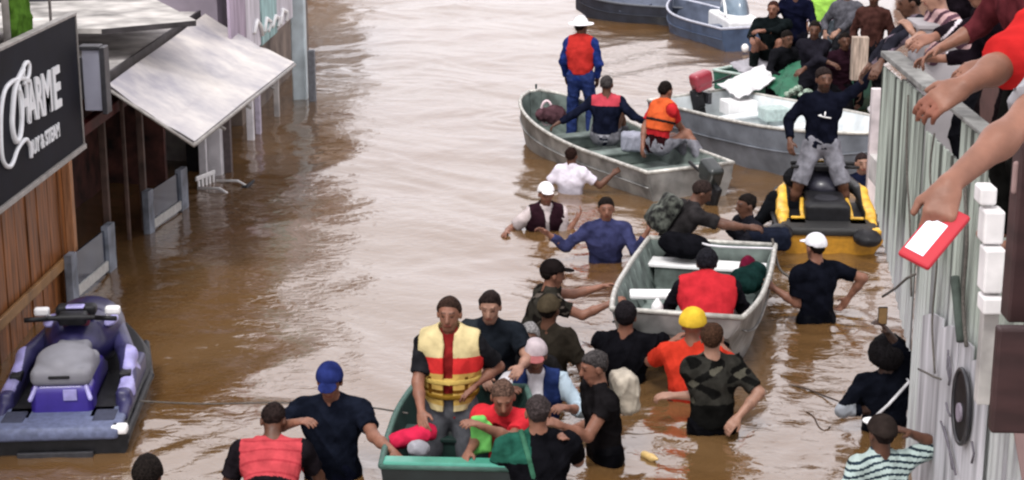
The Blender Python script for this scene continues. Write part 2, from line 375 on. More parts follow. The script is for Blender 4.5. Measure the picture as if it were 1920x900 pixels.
        if wr: vv = wrinkle(vv, ff, wr, 1, seed * 7 + len(name))
        mi = None
        if paint is not None:
            c = (vv[ff].mean(1) - P) / q; mi = paint(c @ TR, c @ TF, c @ S)
        return emit(name, vv, ff, mats, parent, smooth=True, midx=mi, label=lab)
    if pants:
        ln = pants.get('len', 1.0); pr = [(torso[0][0], .05, ()), (cap(P, P + S1 * .09 * q, .118 * q, .112 * q), .04, ())]
        for j in lj:
            if ln >= 1: pr += [(cap(j[0], j[1], .092 * q, .066 * q), .05, ()), (cap(j[1], j[2], .068 * q, .058 * q), .03, ())]
            else:
                e_ = j[0] + (j[1] - j[0]) * min(1, ln * 2); dd = nrm(j[1] - j[0]); pr.append((cap(j[0], e_ + dd * .08, .096 * q, .082 * q), .05, ((e_, dd),)))
        cloth('trousers' if ln >= 1 else 'shorts', pr, .013, fab(pants['col']), clips=((P + S1 * .10 * q, S1),), wr=.009)
    if shirt:
        sl = shirt.get('sl', .6); pr = [(p, k, ()) for p, k in torso]
        for j in joints:
            d1 = nrm(j[1] - j[0]); d2 = nrm(j[2] - j[1])
            if sl <= 1:
                c = j[0] + (j[1] - j[0]) * sl; pr.append((cap(j[0], j[1], .064 * q, .058 * q), .05, ((c, d1),)))
            else:
                c = j[1] + (j[2] - j[1]) * (sl - 1); pr += [(cap(j[0], j[1], .060 * q, .049 * q), .05, ()), (cap(j[1], j[2], .047 * q, .034 * q), .02, ((c, d2),))]
        mm = [fab(c) for c in shirt['cols']] if 'cols' in shirt else fab(shirt['col'])
        cloth('shirt', pr, .012, mm, clips=((P - S1 * shirt.get('hem', .06) * q, -S1),), wr=.0105, paint=shirt.get('paint'))
    if vest:
        pr = [(p, k, ()) for p, k in torso[1:]]
        sb = [(cap(s_ + TR * sd * .015, s_ + TR * sd * .2, .088 * q), dict(k=.02)) for s_, sd in zip(sh, (-1, 1))]
        sb += [(cap(nb - S * .02 * q + TF * .03, nb + S * .3 * q + TF * .03, .072 * q), dict(k=.02))]
        if vest.get('open', True): sb += [(rbx(ch + TF * .2 * q - S * .02, (vest.get('gap', .022), .12, .5), .005, np.array([TR, TF, S])), dict(k=.01))]
        ve = cloth('life_vest' if not vest.get('waist') else 'waistcoat', pr, vest.get('t', .045), [fab(c) for c in vest['cols']], clips=((P + S1 * vest.get('hem', .03) * q, -S1),), wr=.006, paint=vest.get('paint'), subs=sb)
        for u, cc in vest.get('straps', ()):
            cloth('strap', [(p, k, ()) for p, k in torso[1:5]], vest.get('t', .045) + .007, fab(cc), clips=((r3(wa_o) + S * (u - .17 + .018) * q, S), (r3(wa_o) + S * (u - .17 - .018) * q, -S)), wr=.001, parent=ve or root)
    if hair:
        hcbl, st = hair; mh = mat('hair_%02x%02x%02x' % tuple(int(c * 255) for c in hcbl), hcbl, .85, .35, 60, .8, spec=.06)
        if st == 'afro': sdf_part('hair', [ell(hl(0, -.03, .045), A((.15, .15, .15)) * q, HM)], h, mh, root, wr=.012, seed=seed)
        elif st == 'long':
            sdf_part('hair', [(ell(hl(0, -.02, .03), A((.092, .108, .10)) * q, HM), {}), (cap(hl(0, -.06, -.02), hl(0, -.10, -.20), .085 * q, .05 * q, HF, 1.3), {}), (ell(hl(0, .12, -.05), A((.075, .09, .10)) * q, HM), dict(sub=True))], h, mh, root, wr=.006, seed=seed)
        else:
            t_ = {'short': .009, 'thin': .005, 'thick': .022}[st]
            sdf_part('hair', [(ell(hl(0, -.014, .030), (A((.078, .098, .091)) + t_) * q, HM), {}), (cap(hl(-.09, .10, -.012), hl(.09, .10, -.012), .082 * q), dict(sub=True, k=.012)), (cap(hl(-.1, -.01, -.03), hl(-.07, -.01, -.03), .036 * q), dict(sub=True, k=.01)), (cap(hl(.07, -.01, -.03), hl(.1, -.01, -.03), .036 * q), dict(sub=True, k=.01))],
                     h, mh, root, clips=((hl(0, -.08, -.065), nrm(-HU * .85 + HF * .5)),), wr=.009, seed=seed)
    if cap_:
        ct = cap_.get('type', 'cap'); mc = fab(cap_['col'])
        if ct == 'hat':
            o = sdf_part('sun_hat', [(ell(hl(0, -.01, .05), A((.098, .115, .10)) * q, HM), dict(clips=((hl(0, 0, .045), -HU),)))], h, mc, root, wr=.003)
            sdf_part('brim', [(ell(hl(0, 0, .042), A((.185, .195, .018)) * q, HM), {})], h, mc, o, wr=.004, seed=seed)
        else:
            t_ = .038 if ct == 'helmet' else .02
            o = sdf_part('helmet' if ct == 'helmet' else 'cap', [(ell(hl(0, -.012, .032), (A((.078, .098, .092)) + t_) * q, HM), {})], h, mc, root, clips=((hl(0, .07, .042), nrm(-HU + HF * .18)),), wr=.002)
            b = cap_.get('back', 1)
            sdf_part('brim', [(ell(hl(0, .125 * b, .048), A((.068, .075, .011)) * q, HM), {})], min(h, .008), fab(cap_.get('brim', cap_['col'])), o, k=.01)
    if extra: extra(dict(root=root, P=P, wa=wa, ch=ch, nb=nb, hc=hc, S=S, TR=TR, TF=TF, hl=hl, HM=HM, HF=HF, HU=HU, HR=HR, joints=joints, torso=torso, cloth=cloth, h=h, q=q, lj=lj))
    return root
# ------------------------------------------------------------------ water
def water():
    xs = np.concatenate([np.linspace(-90, -8, 18), np.arange(-7.0, 7.6, .055), np.linspace(9, 90, 18)])
    ys = np.concatenate([np.linspace(-12, 8, 8), np.arange(9.0, 30, .055), np.arange(30, 48, .11), np.linspace(49, 260, 50)])
    X, Y = np.meshgrid(xs, ys); Z = np.zeros_like(X); r = np.random.RandomState(3)
    wx = X + .5 * np.sin(Y * .9 + X * .4) + .25 * np.sin(Y * 2.3 - X * 1.1); wy = Y + .45 * np.sin(X * 1.1 + 1.3) + .2 * np.sin(X * 2.7 + Y * .8)
    for i in range(34):
        lam = .28 * (1.09 ** i) * (.85 + .3 * r.rand()); lam = min(lam, 3.2); th = r.randn() * .95 + math.pi / 2; k = 2 * math.pi / lam
        a = .034 * lam ** .9 / 2 / math.pi * .44; Z += a * np.sin(k * (wx * math.cos(th) + wy * math.sin(th)) + r.rand() * 6.28)
    g = .55 + .45 * np.sin(X * .55 + Y * .31 + 1.0) * np.sin(Y * .42 - X * .3); Z *= .55 + .8 * g
    for (cx, cy) in RINGS:                                # rings spreading from people wading
        d = np.hypot(X - cx, Y - cy); Z += .010 * np.sin(d * 21) * np.exp(-d * 1.7)
    fade = np.clip((X + 7.0) / .6, 0, 1) * np.clip((7.4 - X) / .6, 0, 1) * np.clip((Y - 9) / .6, 0, 1) * np.clip((47.5 - Y) / 6, 0, 1); Z *= fade
    ny, nx = X.shape; v = np.stack([X, Y, Z], 2).reshape(-1, 3); i = np.arange(ny - 1)[:, None] * nx + np.arange(nx - 1)[None, :]
    q = np.stack([i, i + 1, i + nx + 1, i + nx], 2).reshape(-1, 4)
    m = bpy.data.materials.new('muddy_flood_water'); m.use_nodes = True; n = m.node_tree; b = n.nodes['Principled BSDF']
    b.inputs['Roughness'].default_value = .07; b.inputs['IOR'].default_value = 2.6; b.inputs['Specular IOR Level'].default_value = .5
    tc = n.nodes.new('ShaderNodeTexCoord')
    n1 = n.nodes.new('ShaderNodeTexNoise'); n1.inputs['Scale'].default_value = .35; n1.inputs['Detail'].default_value = 5; n1.inputs['Distortion'].default_value = 1.0
    cr = n.nodes.new('ShaderNodeValToRGB'); cr.color_ramp.elements[0].position = .3; cr.color_ramp.elements[0].color = (.118, .057, .016, 1)
    cr.color_ramp.elements[1].position = .72; cr.color_ramp.elements[1].color = (.135, .080, .036, 1)
    n.links.new(tc.outputs['Object'], n1.inputs['Vector']); n.links.new(n1.outputs[0], cr.inputs[0]); n.links.new(cr.outputs[0], b.inputs['Base Color'])
    mp = n.nodes.new('ShaderNodeMapping'); mp.inputs['Scale'].default_value = (1.2, 1.9, 1); mp.inputs['Rotation'].default_value = (0, 0, .25)
    n2 = n.nodes.new('ShaderNodeTexNoise'); n2.inputs['Scale'].default_value = 5.5; n2.inputs['Detail'].default_value = 3; n2.inputs['Distortion'].default_value = .8
    n3 = n.nodes.new('ShaderNodeTexNoise'); n3.inputs['Scale'].default_value = .5; n3.inputs['Detail'].default_value = 2
    ml = n.nodes.new('ShaderNodeMath'); ml.operation = 'MULTIPLY'
    bp = n.nodes.new('ShaderNodeBump'); bp.inputs['Strength'].default_value = .72; bp.inputs['Distance'].default_value = .022
    n.links.new(tc.outputs['Object'], mp.inputs[0]); n.links.new(mp.outputs[0], n2.inputs['Vector']); n.links.new(tc.outputs['Object'], n3.inputs['Vector'])
    n.links.new(n2.outputs[0], ml.inputs[0]); n.links.new(n3.outputs[0], ml.inputs[1]); n.links.new(ml.outputs[0], bp.inputs['Height']); n.links.new(bp.outputs[0], b.inputs['Normal'])
    o = emit('flood_water', v, q, m, smooth=True); o['kind'] = 'structure'
RINGS = [tuple(W(x, y))[:2] for x, y in ((1022, 440), (1137, 495), (1535, 612), (615, 905), (1330, 828), (1120, 885), (1195, 715), (270, 830), (1020, 652), (1290, 790), (1030, 712), (515, 905), (1068, 362), (1660, 820), (1400, 440), (1460, 480), (1650, 480), (1345, 330), (980, 225))]
water()
bed = emit('street_bed', [(-90, -12, -1.25), (90, -12, -1.25), (90, 260, -1.25), (-90, 260, -1.25)], [(0, 1, 2, 3)], mat('asphalt', (.05, .05, .05), .9)); bed['kind'] = 'structure'

# ------------------------------------------------------------------ left side of the street
m_wood = mat('orange_varnished_boards', (.22, .080, .023), .45, .35, 2.2, .25, stretch=(9, 9, .8))
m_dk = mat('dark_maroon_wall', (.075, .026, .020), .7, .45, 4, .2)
m_con = mat('weathered_grey_cement', (.42, .40, .385), .85, .3, 3, .35)
m_whr = mat('white_painted_roof', (.44, .42, .395), .7, .35, 2.2, .3)
m_pale = mat('pale_blue_grey_frame', (.20, .225, .27), .5, .35, 5, .1)
m_glass = mat('dark_window_glass', (.02, .028, .05), .12, .2, 3, .02, spec=.6)
m_bgrey = mat('blue_grey_panel', (.18, .22, .30), .45, .2, 3, .05)

b = thing('wooden_shop', 'flooded wooden shop with orange boarded front and dark maroon open bays under the black sign', 'building', (-6, 14.5, 0))
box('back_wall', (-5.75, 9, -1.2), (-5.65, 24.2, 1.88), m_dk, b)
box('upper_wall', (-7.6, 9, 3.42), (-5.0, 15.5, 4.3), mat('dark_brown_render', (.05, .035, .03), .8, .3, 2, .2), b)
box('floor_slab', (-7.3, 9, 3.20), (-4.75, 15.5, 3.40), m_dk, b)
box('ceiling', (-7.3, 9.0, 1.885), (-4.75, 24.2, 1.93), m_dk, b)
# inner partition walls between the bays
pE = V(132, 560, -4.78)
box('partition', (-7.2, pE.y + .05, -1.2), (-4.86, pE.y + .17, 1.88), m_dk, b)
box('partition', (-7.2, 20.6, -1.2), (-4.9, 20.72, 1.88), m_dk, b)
# vertical boards, each its own piece
n = 22
for i in range(n):
    y1 = pE.y - i * .165; x_ = -4.78 - (.008 if i % 2 else 0)
    box('board', (x_ - .03, y1 - .160, -1.1), (x_ + .0 + (.006 if i % 3 == 0 else 0), y1, 1.75), m_wood, b, bevel=.004)
box('corner_post', (-4.86, pE.y, -1.1), (-4.70, pE.y + .10, 1.9), mat('pale_orange_post', (.36, .17, .08), .5, .2, 5, .1, stretch=(8, 8, 1)), b)
box('rail', (-4.76, pE.y - 3.4, .34), (-4.72, pE.y - .02, .44), mat('brown_rail', (.24, .13, .05), .5, .2, 5, .1), b)
for (x, yb, yt) in ((205, 470, 225), (273, 430, 215), (243, 450, 300)):
    p = W(x, yb); r = .035 if x != 243 else .02
    box('bay_post', (p.x - r, p.y - r, -1.0), (p.x + r, p.y + r, 1.88), mat('brown_post', (.10, .062, .05), .6, .3, 5, .1), b)
box('lintel', (-4.84, pE.y + .12, 1.42), (-4.74, 24, 1.54), mat('deep_red_beam', (.10, .012, .012), .6, .3, 5, .1), b)
def low_panel(name, pL, pR, top_row_R, label):
    a_, c_ = W(*pL), W(*pR); ax = (c_ - a_); L = Vector((ax.x, ax.y, 0)); u = L.normalized(); nn = Vector((u.y, -u.x, 0))
    H = CAM_H - (top_row_R + 405) * .966 / (3191 / wdep(pR[1]))
    o = thing(name, label, 'panel', (a_.x, a_.y, 0), 0, 'low glazed panels standing in the flooded shop front')
    z0 = -.5; P3 = lambda s, z, t=0: a_ + u * s * L.length + nn * t + Vector((0, 0, z - a_.z))
    prism('pane', [P3(.03, z0), P3(.97, z0), P3(.97, H - .03), P3(.03, H - .03)], nn * .02, m_glass, o)
    for s in (0, 1):
        prism('frame', [P3(s, z0, -.02), P3(s, z0, .05), P3(s, H, .05), P3(s, H, -.02)], u * (.22 if s else -.16), m_pale if s else m_pale, o)
    prism('rail', [P3(.0, .02, -.022), P3(1, .02, -.022), P3(1, .12, -.022), P3(.0, .12, -.022)], nn * .06, mat('white_sill', (.5, .5, .48), .5), o)
low_panel('glazed_panel', (283, 432), (335, 395), 315, 'low dark window panel with pale frame, farther of two under the white awning')
low_panel('glazed_panel', (140, 560), (198, 510), 420, 'low dark window panel with pale frame beside the orange boards')
# poster and pale things at the very left
p = W(45, 590); o = tag(prism('poster', [p + Vector((0, 0, .05)), W(98, 560) + Vector((0, 0, .05)), W(98, 560) + Vector((0, 0, .52)), p + Vector((0, 0, .48))], (.02, -.005, 0),
    mat('faded_red_poster', (.42, .28, .27), .6, .5, 6, .0)), 'faded pink and grey poster board leaning on the boarded shop front', 'poster')
p0 = W(-30, 600)
o = thing('counter', 'pale grey counter end standing in the water left of the poster board', 'counter', tuple(p0))
box('side', (p0.x, p0.y, -.6), (p0.x + .26, p0.y + .7, .36), mat('pale_laminate', (.40, .38, .35), .5, .35, 4, .05), o)
box('worktop', (p0.x - .02, p0.y - .02, .362), (p0.x + .29, p0.y + .73, .41), mat('olive_edge', (.20, .14, .06), .5), o)

# black shop sign on the facade
XS = -4.4; e1 = V(158, 275, XS); top = V(158, 20, XS).z + .02; bot = e1.z; yF = e1.y; yN = yF - 3.6
s = thing('shop_sign', 'large black sign with white script lettering reading CHARME above the boarded shop front', 'sign', (XS, yF, bot))
box('board', (XS - .12, yN, bot + .03), (XS, yF - .02, top - .03), mat('black_sign_panel', (.0055, .0065, .012), .6, .2, 3, .05, spec=.12), s)
m_tr = mat('sign_trim', (.27, .255, .24), .4, .15, 10, .05)
for (a_, c_) in (((XS - .13, yN, bot - .012), (XS + .025, yF, bot + .03)), ((XS - .06, yN, top - .022), (XS + .012, yF, top + .004)), ((XS - .115, yF - .016, bot + .031), (XS + .010, yF - .001, top - .023))):
    box('trim', a_, c_, m_tr, s, bevel=.003)
m_let = mat('white_letters', (.72, .74, .76), .5, .05, 8, .0)
def onsign(px, py): return V(px, py, XS + .012)
pA = onsign(42, 232)
ML = lambda px, py: Matrix.Translation(onsign(px, py)) @ Matrix(((0, 0, 1, 0), (1, 0, 0, 0), (0, 1, 0, 0), (0, 0, 0, 1)))
for ch, px, ps in (('H', 38, 236), ('A', 55, 229), ('R', 69, 222), ('M', 81, 216), ('E', 101, 205)):
    hgt = (onsign(px, ps - 78) - onsign(px, ps)).z
    wd = onsign({'H': 56, 'A': 70, 'R': 83, 'M': 102, 'E': 118}[ch], ps).y - onsign(px, ps).y
    nat = {'H': .60, 'A': .64, 'R': .60, 'M': .78, 'E': .52}[ch]; sz = hgt / .70
    text_mesh('letter', ch, ML(px, ps), sz, m_let, s, ext=.008, xs=wd / (nat * sz) * .92, offset=.012)
text_mesh('lettering', 'BUY & STEAM', ML(57, 293), .17, m_let, s, ext=.006, xs=wd * 0 + (onsign(120, 260).y - onsign(57, 293).y) / (.17 * 6.9), offset=.004)
sc1 = [(44, 158), (53, 142), (54, 120), (48, 118), (43, 130), (45, 150), (54, 152), (50, 148), (36, 148), (20, 155), (8, 172), (2, 205), (1, 250), (3, 290), (9, 308), (17, 313), (24, 305), (32, 282), (42, 266), (50, 262), (56, 275), (58, 296)]
sc2 = [(43, 130), (33, 150), (26, 172), (23, 205), (22, 235), (26, 258), (31, 265), (37, 255), (40, 225), (40, 185), (34, 165)]
def smooth_pts(pp, n=4):
    P = [A(x) for x in pp]; out = []
    for i in range(len(P) - 1):
        a0, a1, a2, a3 = P[max(i - 1, 0)], P[i], P[i + 1], P[min(i + 2, len(P) - 1)]
        for j in range(n):
            t = j / n; out.append(.5 * (2 * a1 + (a2 - a0) * t + (2 * a0 - 5 * a1 + 4 * a2 - a3) * t * t + (3 * a1 - a0 - 3 * a2 + a3) * t ** 3))
    return out + [P[-1]]
tube('swash', [onsign(*q) for q in smooth_pts(sc1)], .020, m_let, s, n=6); tube('swash', [onsign(*q) for q in smooth_pts(sc2)], .026, m_let, s, n=6)
# pole and green cloth above the sign
p = V(17, 110, -4.5); tag(tube('pole', [(p.x, p.y, p.z - .1), (p.x, p.y, p.z + 1.6)], .03, m_tr), 'thin grey metal pole rising behind the left end of the black sign', 'pole')
p = V(95, 35, -4.85); tag(tube('pole', [(p.x, p.y, p.z - .3), (p.x, p.y, p.z + 1.6)], .014, m_tr), 'very thin grey pole rising behind the middle of the black sign', 'pole')
p = V(38, 60, -4.8); tag(sdf_part('cloth', [rbx((p.x, p.y, p.z + .25), (.04, .26, .40), .04)], .02, fab((.10, .22, .03)), None, wr=.02), 'green cloth hanging in the dark opening above the black sign', 'cloth')

# small light box sign facing up the street
a_, c_ = D(161, 207, 15.95), D(199, 89, 15.95)
s = thing('light_box', 'narrow pale grey light box sign with dark frame beside the black shop sign', 'sign', (a_.x, a_.y, a_.z))
box('panel', (a_.x, a_.y - .02, a_.z), (c_.x - .02, a_.y + .10, c_.z), mat('grey_acrylic', (.32, .33, .40), .35, .1, 3, .0), s)
box('frame', (c_.x - .018, a_.y - .045, a_.z - .03), (c_.x + .03, a_.y + .13, c_.z + .03), M_dark, s)
box('frame', (a_.x - .03, a_.y - .045, c_.z + .002), (c_.x - .02, a_.y + .13, c_.z + .04), M_dark, s)
box('bracket', (a_.x - .3, a_.y + .0, a_.z + .1), (a_.x - .002, a_.y + .08, a_.z + .5), M_dark, s)

# awning: sagging pale sheet
NI, NO, FO, FI = W(203, 158, 2.0), W(365, 264, 1.50), W(552, 116, 1.50), W(385, 26, 2.0)
aw = thing('awning', 'big pale tarpaulin awning sloping over the flooded shop front', 'awning', tuple((NI + FO) / 2))
nu, nv = 26, 34; vs = []
r = np.random.RandomState(4)
for layer in (0, .018):
    for i in range(nu + 1):
        for j in range(nv + 1):
            u, t = i / nu, j / nv; pt = (NI * (1 - t) + FI * t) * (1 - u) + (NO * (1 - t) + FO * t) * u
            sag = -.035 * math.sin(math.pi * u) * (1 - .5 * math.sin(math.pi * t)) + .008 * math.sin(t * 19 + u * 3) * math.sin(math.pi * u) + .004 * math.sin(u * 17 + t * 8)
            crease = -.02 * math.exp(-((u - .62) / .05) ** 2) 
            vs.append((pt.x, pt.y, pt.z + sag + crease - layer))
N1 = (nu + 1) * (nv + 1); fs = []
for L_ in (0, 1):
    for i in range(nu):
        for j in range(nv):
            k = L_ * N1 + i * (nv + 1) + j; q_ = (k, k + nv + 1, k + nv + 2, k + 1); fs.append(q_ if L_ == 0 else q_[::-1])
m_tarp = bpy.data.materials.new('translucent_tarpaulin'); m_tarp.use_nodes = True; tn = m_tarp.node_tree; tb = tn.nodes['Principled BSDF']
tb.inputs['Roughness'].default_value = .45
t1 = tn.nodes.new('ShaderNodeTexNoise'); t1.inputs['Scale'].default_value = 1.1; t1.inputs['Detail'].default_value = 6; t1.inputs['Roughness'].default_value = .62
t2 = tn.nodes.new('ShaderNodeValToRGB'); t2.color_ramp.elements[0].position = .35; t2.color_ramp.elements[0].color = (.25, .24, .27, 1); t2.color_ramp.elements[1].position = .65; t2.color_ramp.elements[1].color = (.62, .58, .53, 1)
t3 = tn.nodes.new('ShaderNodeTexCoord'); tn.links.new(t3.outputs['Object'], t1.inputs['Vector']); tn.links.new(t1.outputs[0], t2.inputs[0]); tn.links.new(t2.outputs[0], tb.inputs['Base Color'])
emit('tarpaulin', vs, fs, m_tarp, aw, smooth=True)
tube('edge_bar', [NO + Vector((0, 0, -.035)), FO + Vector((0, 0, -.035))], .022, m_tr, aw)
tube('edge_bar', [NI + Vector((0, 0, -.05)), NO + Vector((0, 0, -.05))], .018, m_tr, aw)
for t in (.25, .5, .75): tube('rafter', [NI.lerp(FI, t) + Vector((0, 0, -.14)), NO.lerp(FO, t) + Vector((0, 0, -.13))], .018, m_tr, aw)
print('awning', NI, NO, FO, FI)

# flat roofs behind the awning
rf = thing('canopy_roof', 'weathered grey cement canopy roof with a white slab on top, behind the black sign', 'roof', (-5.5, 18, 2.6))
def onp(px, py, z): return W(px, py, z)
z1 = 2.05
q1, q2 = onp(199, 140, z1), onp(372, 22, z1)
prism('lower_roof', [q1, q2, q2 + Vector((-2.6, 0, .0)), q1 + Vector((-2.6, 0, .0))], (0, 0, -.10), m_con, rf)
prism('fascia', [q1 + Vector((.03, 0, .02)), q2 + Vector((.03, 0, .02)), q2 + Vector((.03, 0, -.14)), q1 + Vector((.03, 0, -.14))], (-.028, 0, 0), mat('dark_fascia', (.045, .04, .042), .6, .3, 5, .1), rf)
z2 = 2.40; q3, q4, q5 = onp(192, 54, z2), onp(368, 38, z2), onp(300, 2, z2)
prism('upper_slab', [q3, q4, q4 + Vector((-.9, 1.9, 0)), q3 + Vector((-2.5, 1.9, 0)), q3 + Vector((-2.5, .1, 0))], (0, 0, -.05), m_whr, rf)
prism('slab_edge', [q3 + Vector((0, -.012, .0)), q4 + Vector((0, -.012, .0)), q4 + Vector((0, -.012, -.055)), q3 + Vector((0, -.012, -.055))], (0, -.03, 0), mat('dark_fascia', (.045, .04, .042), .6, .3, 5, .1), rf)
box('end_block', (q1.x - .9, q1.y - .16, z1 - .08), (q1.x - .02, q1.y - .02, z1 + .03), m_con, rf)
# dark wall above roofs
dw = tag(box('neighbour_wall', (-8.8, 20.3, 2.2), (-6.15, 24.5, 4.4), mat('dark_blue_grey_wall', (.05, .05, .065), .8, .3, 2, .2)), 'dark blue grey wall rising behind the white slab roof', 'wall')

# next shops: printed banners over the pavement
b2 = thing('banner_shop', 'far shop with lilac and teal banners hanging above white columns', 'building', (-5, 25, 0))
m_lil = mat('lilac_banner', (.40, .33, .42), .6, .25, 2.5, .02, stretch=(3, 3, .4)); m_teal = mat('teal_banner', (.30, .48, .48), .6, .3, 3, .02, stretch=(3, 3, .6)); m_wb = mat('white_banner', (.62, .60, .66), .6, .2, 3, .02, stretch=(3, 3, .5))
XB = -4.05; yy = [V(x, 40, XB).y for x in (432, 462, 490, 520, 551)]; zb = 1.38
for i, m in enumerate((m_lil, m_wb, m_teal, m_wb)):
    box('banner', (XB - .04, yy[i] + .01, zb + .02 * (i % 2)), (XB - (.01 if i % 2 else 0), yy[i + 1] - .01, 3.4), m, b2)
box('wall', (-8.0, 24.3, 1.9), (XB - .06, 33, 3.5), mat('mauve_wall', (.28, .24, .27), .8, .2, 2, .2), b2)
box('wall', (-8.0, 21.9, 1.25), (-4.42, 24.25, 3.6), mat('lilac_wall', (.30, .26, .31), .8, .2, 2, .2), b2)
# graffiti-like strokes on the banner
for k, (pts) in enumerate([[(477, 62), (482, 38), (489, 48), (492, 66)], [(496, 60), (499, 34), (508, 40), (503, 58)], [(511, 50), (516, 30), (523, 34), (521, 50)], [(526, 46), (530, 18), (538, 22), (537, 40)]]):
    tube('lettering', [V(x, y, XB + .012) for x, y in pts], .03, M_white, b2, n=5)
# white column at the corner
p = W(562, 186); col = tag(box('white_column', (p.x - .11, p.y, -1.2), (p.x + .11, p.y + .22, 3.6), mat('pale_blue_paint', (.58, .68, .72), .6, .12, 4, .1), bevel=.02), 'tall pale blue column standing in the water at the end of the banners', 'column')
p = W(586, 190); tag(box('short_post', (p.x - .06, p.y, -1.2), (p.x + .05, p.y + .12, .80), mat('grey_post', (.17, .18, .20), .6), bevel=.01), 'dark grey short post in the water beside the tall pale column', 'post')
# columns under the awning
def post(name, x0, x1, yb, yt, m, label, cat='post', dz=.12):
    d = wdep(yb); a_, c_ = W((x0 + x1) / 2, yb), (x1 - x0) / 2 / (3191 / d); H = CAM_H - (yt + 405) * .966 / (3191 / d)
    return tag(box(name, (a_.x - c_, a_.y, -1.1), (a_.x + c_, a_.y + dz, H), m, bevel=.008), label, cat)
m_wp = mat('white_painted_post', (.68, .67, .70), .6, .12, 5, .1)
post('post', 374, 388, 335, 236, m_wp, 'white painted post under the near corner of the awning', dz=.1)
post('post', 390, 416, 327, 225, m_wp, 'broad white post behind the plastic chair under the awning', dz=.2)
post('post', 463, 476, 262, 180, m_wp, 'slim white post under the middle of the awning edge', dz=.1)
post('post', 479, 489, 252, 172, mat('lilac_post', (.50, .46, .56), .6), 'slim lilac post just right of the slim white post', dz=.1)
post('post', 514, 524, 222, 145, m_con, 'thin grey post under the far end of the awning', dz=.08)
post('post', 418, 434, 322, 210, mat('brown_grey_post', (.10, .08, .08), .7), 'dark brown post right of the broad white post', dz=.12)
p = W(365, 318); kb = thing('kiosk', 'small dark kiosk with a grey cement top under the awning corner', 'kiosk', tuple(p))
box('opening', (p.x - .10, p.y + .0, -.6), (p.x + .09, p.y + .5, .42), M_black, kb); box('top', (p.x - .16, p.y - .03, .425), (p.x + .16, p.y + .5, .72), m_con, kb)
box('wall', (p.x - .6, p.y + .55, -.9), (p.x + .1, p.y + .65, 1.7), m_con, kb)
gw = thing('passage_wall', 'dim brown grey wall behind the posts beneath the far half of the awning', 'wall', (-5.2, 24, 0))
box('wall', (-5.6, 20.8, -1.2), (-5.4, 24.2, 1.2), mat('brown_grey_render', (.20, .16, .135), .8, .35, 2, .2), gw)
box('wall', (-5.4, 24.26, -1.2), (-4.6, 31, 1.88), mat('brown_grey_render', (.20, .16, .135), .8, .35, 2, .2), gw)
# half sunk white plastic chair
p = W(425, 352); ch_ = thing('plastic_chair', 'half sunken white plastic chair beside the broad white post', 'chair', (p.x - .05, p.y, -.47), R_(70))
box('seat', (-.24, -.2, .26), (.2, .22, .30), M_white, ch_, world=False, bevel=.015)
for sx in (-.22, .18):
    for sy in (-.18, .2): box('leg', (sx - .02, sy - .02, -.15), (sx + .02, sy + .02, .255), M_white, ch_, world=False)
for sx in (-.24, .2): tube('armrest', [(sx, .2, .30), (sx, .2, .50), (sx, -.1, .52), (sx, -.2, .48), (sx, -.2, .30)], .018, M_white, ch_, world=False)
for k in range(5): box('slat', (-.2 + k * .085, .215, .30), (-.16 + k * .085, .24, .58), M_white, ch_, world=False)
box('back_rail', (-.24, .213, .582), (.2, .242, .64), M_white, ch_, world=False, bevel=.012)
tag(sdf_part('driftwood', [cap(W(462, 352), W(476, 348) + Vector((0, 0, .06)), .03, .02), cap(W(455, 351), W(466, 350), .02)], .012, M_dark, None), 'dark piece of wreckage floating right of the sunken chair', 'debris')

# ------------------------------------------------------------------ houses up the street (their reflections lie on the water)
def house(name, label, x0, x1, y0, y1, H, m, wins):
    o = thing(name, label, 'building', ((x0 + x1) / 2, (y0 + y1) / 2, 0)); box('wall', (x0, y0, -1.2), (x1, y1, H), m, o)
    box('roof', (x0 - .2, y0 - .2, H + .002), (x1 + .2, y1 + .2, H + .2), m_con, o); fx = x1 if x1 < 0 else x0; sg = 1 if x1 < 0 else -1
    for j in range(wins):
        y = y0 + (j + .5) * (y1 - y0) / wins
        for z in np.arange(1.6, H - 1.5, 2.9):
            f = box('window', (min(fx, fx + sg * .05), y - .6, z), (max(fx, fx + sg * .05), y + .6, z + 1.2), M_white, o)
            box('pane', (min(fx + sg * .05, fx + sg * .07), y - .5, z + .1), (max(fx + sg * .05, fx + sg * .07), y + .5, z + 1.1), m_glass, f)
    return o
house('house', 'brown rendered house farther up the left side of the street', -12, -7.0, 34, 47, 4.2, mat('house_brown', (.25, .17, .13), .8, .2, 1, .2), 4)
house('house', 'cream rendered house beyond the brown one on the left', -12, -7.2, 48, 62, 5.2, mat('house_cream', (.40, .33, .27), .8, .2, 1, .2), 4)
house('house', 'rose rendered house behind the moored boats on the right', 8.6, 14, 27, 44, 6.2, mat('house_rose', (.34, .21, .18), .8, .2, 1, .2), 5)
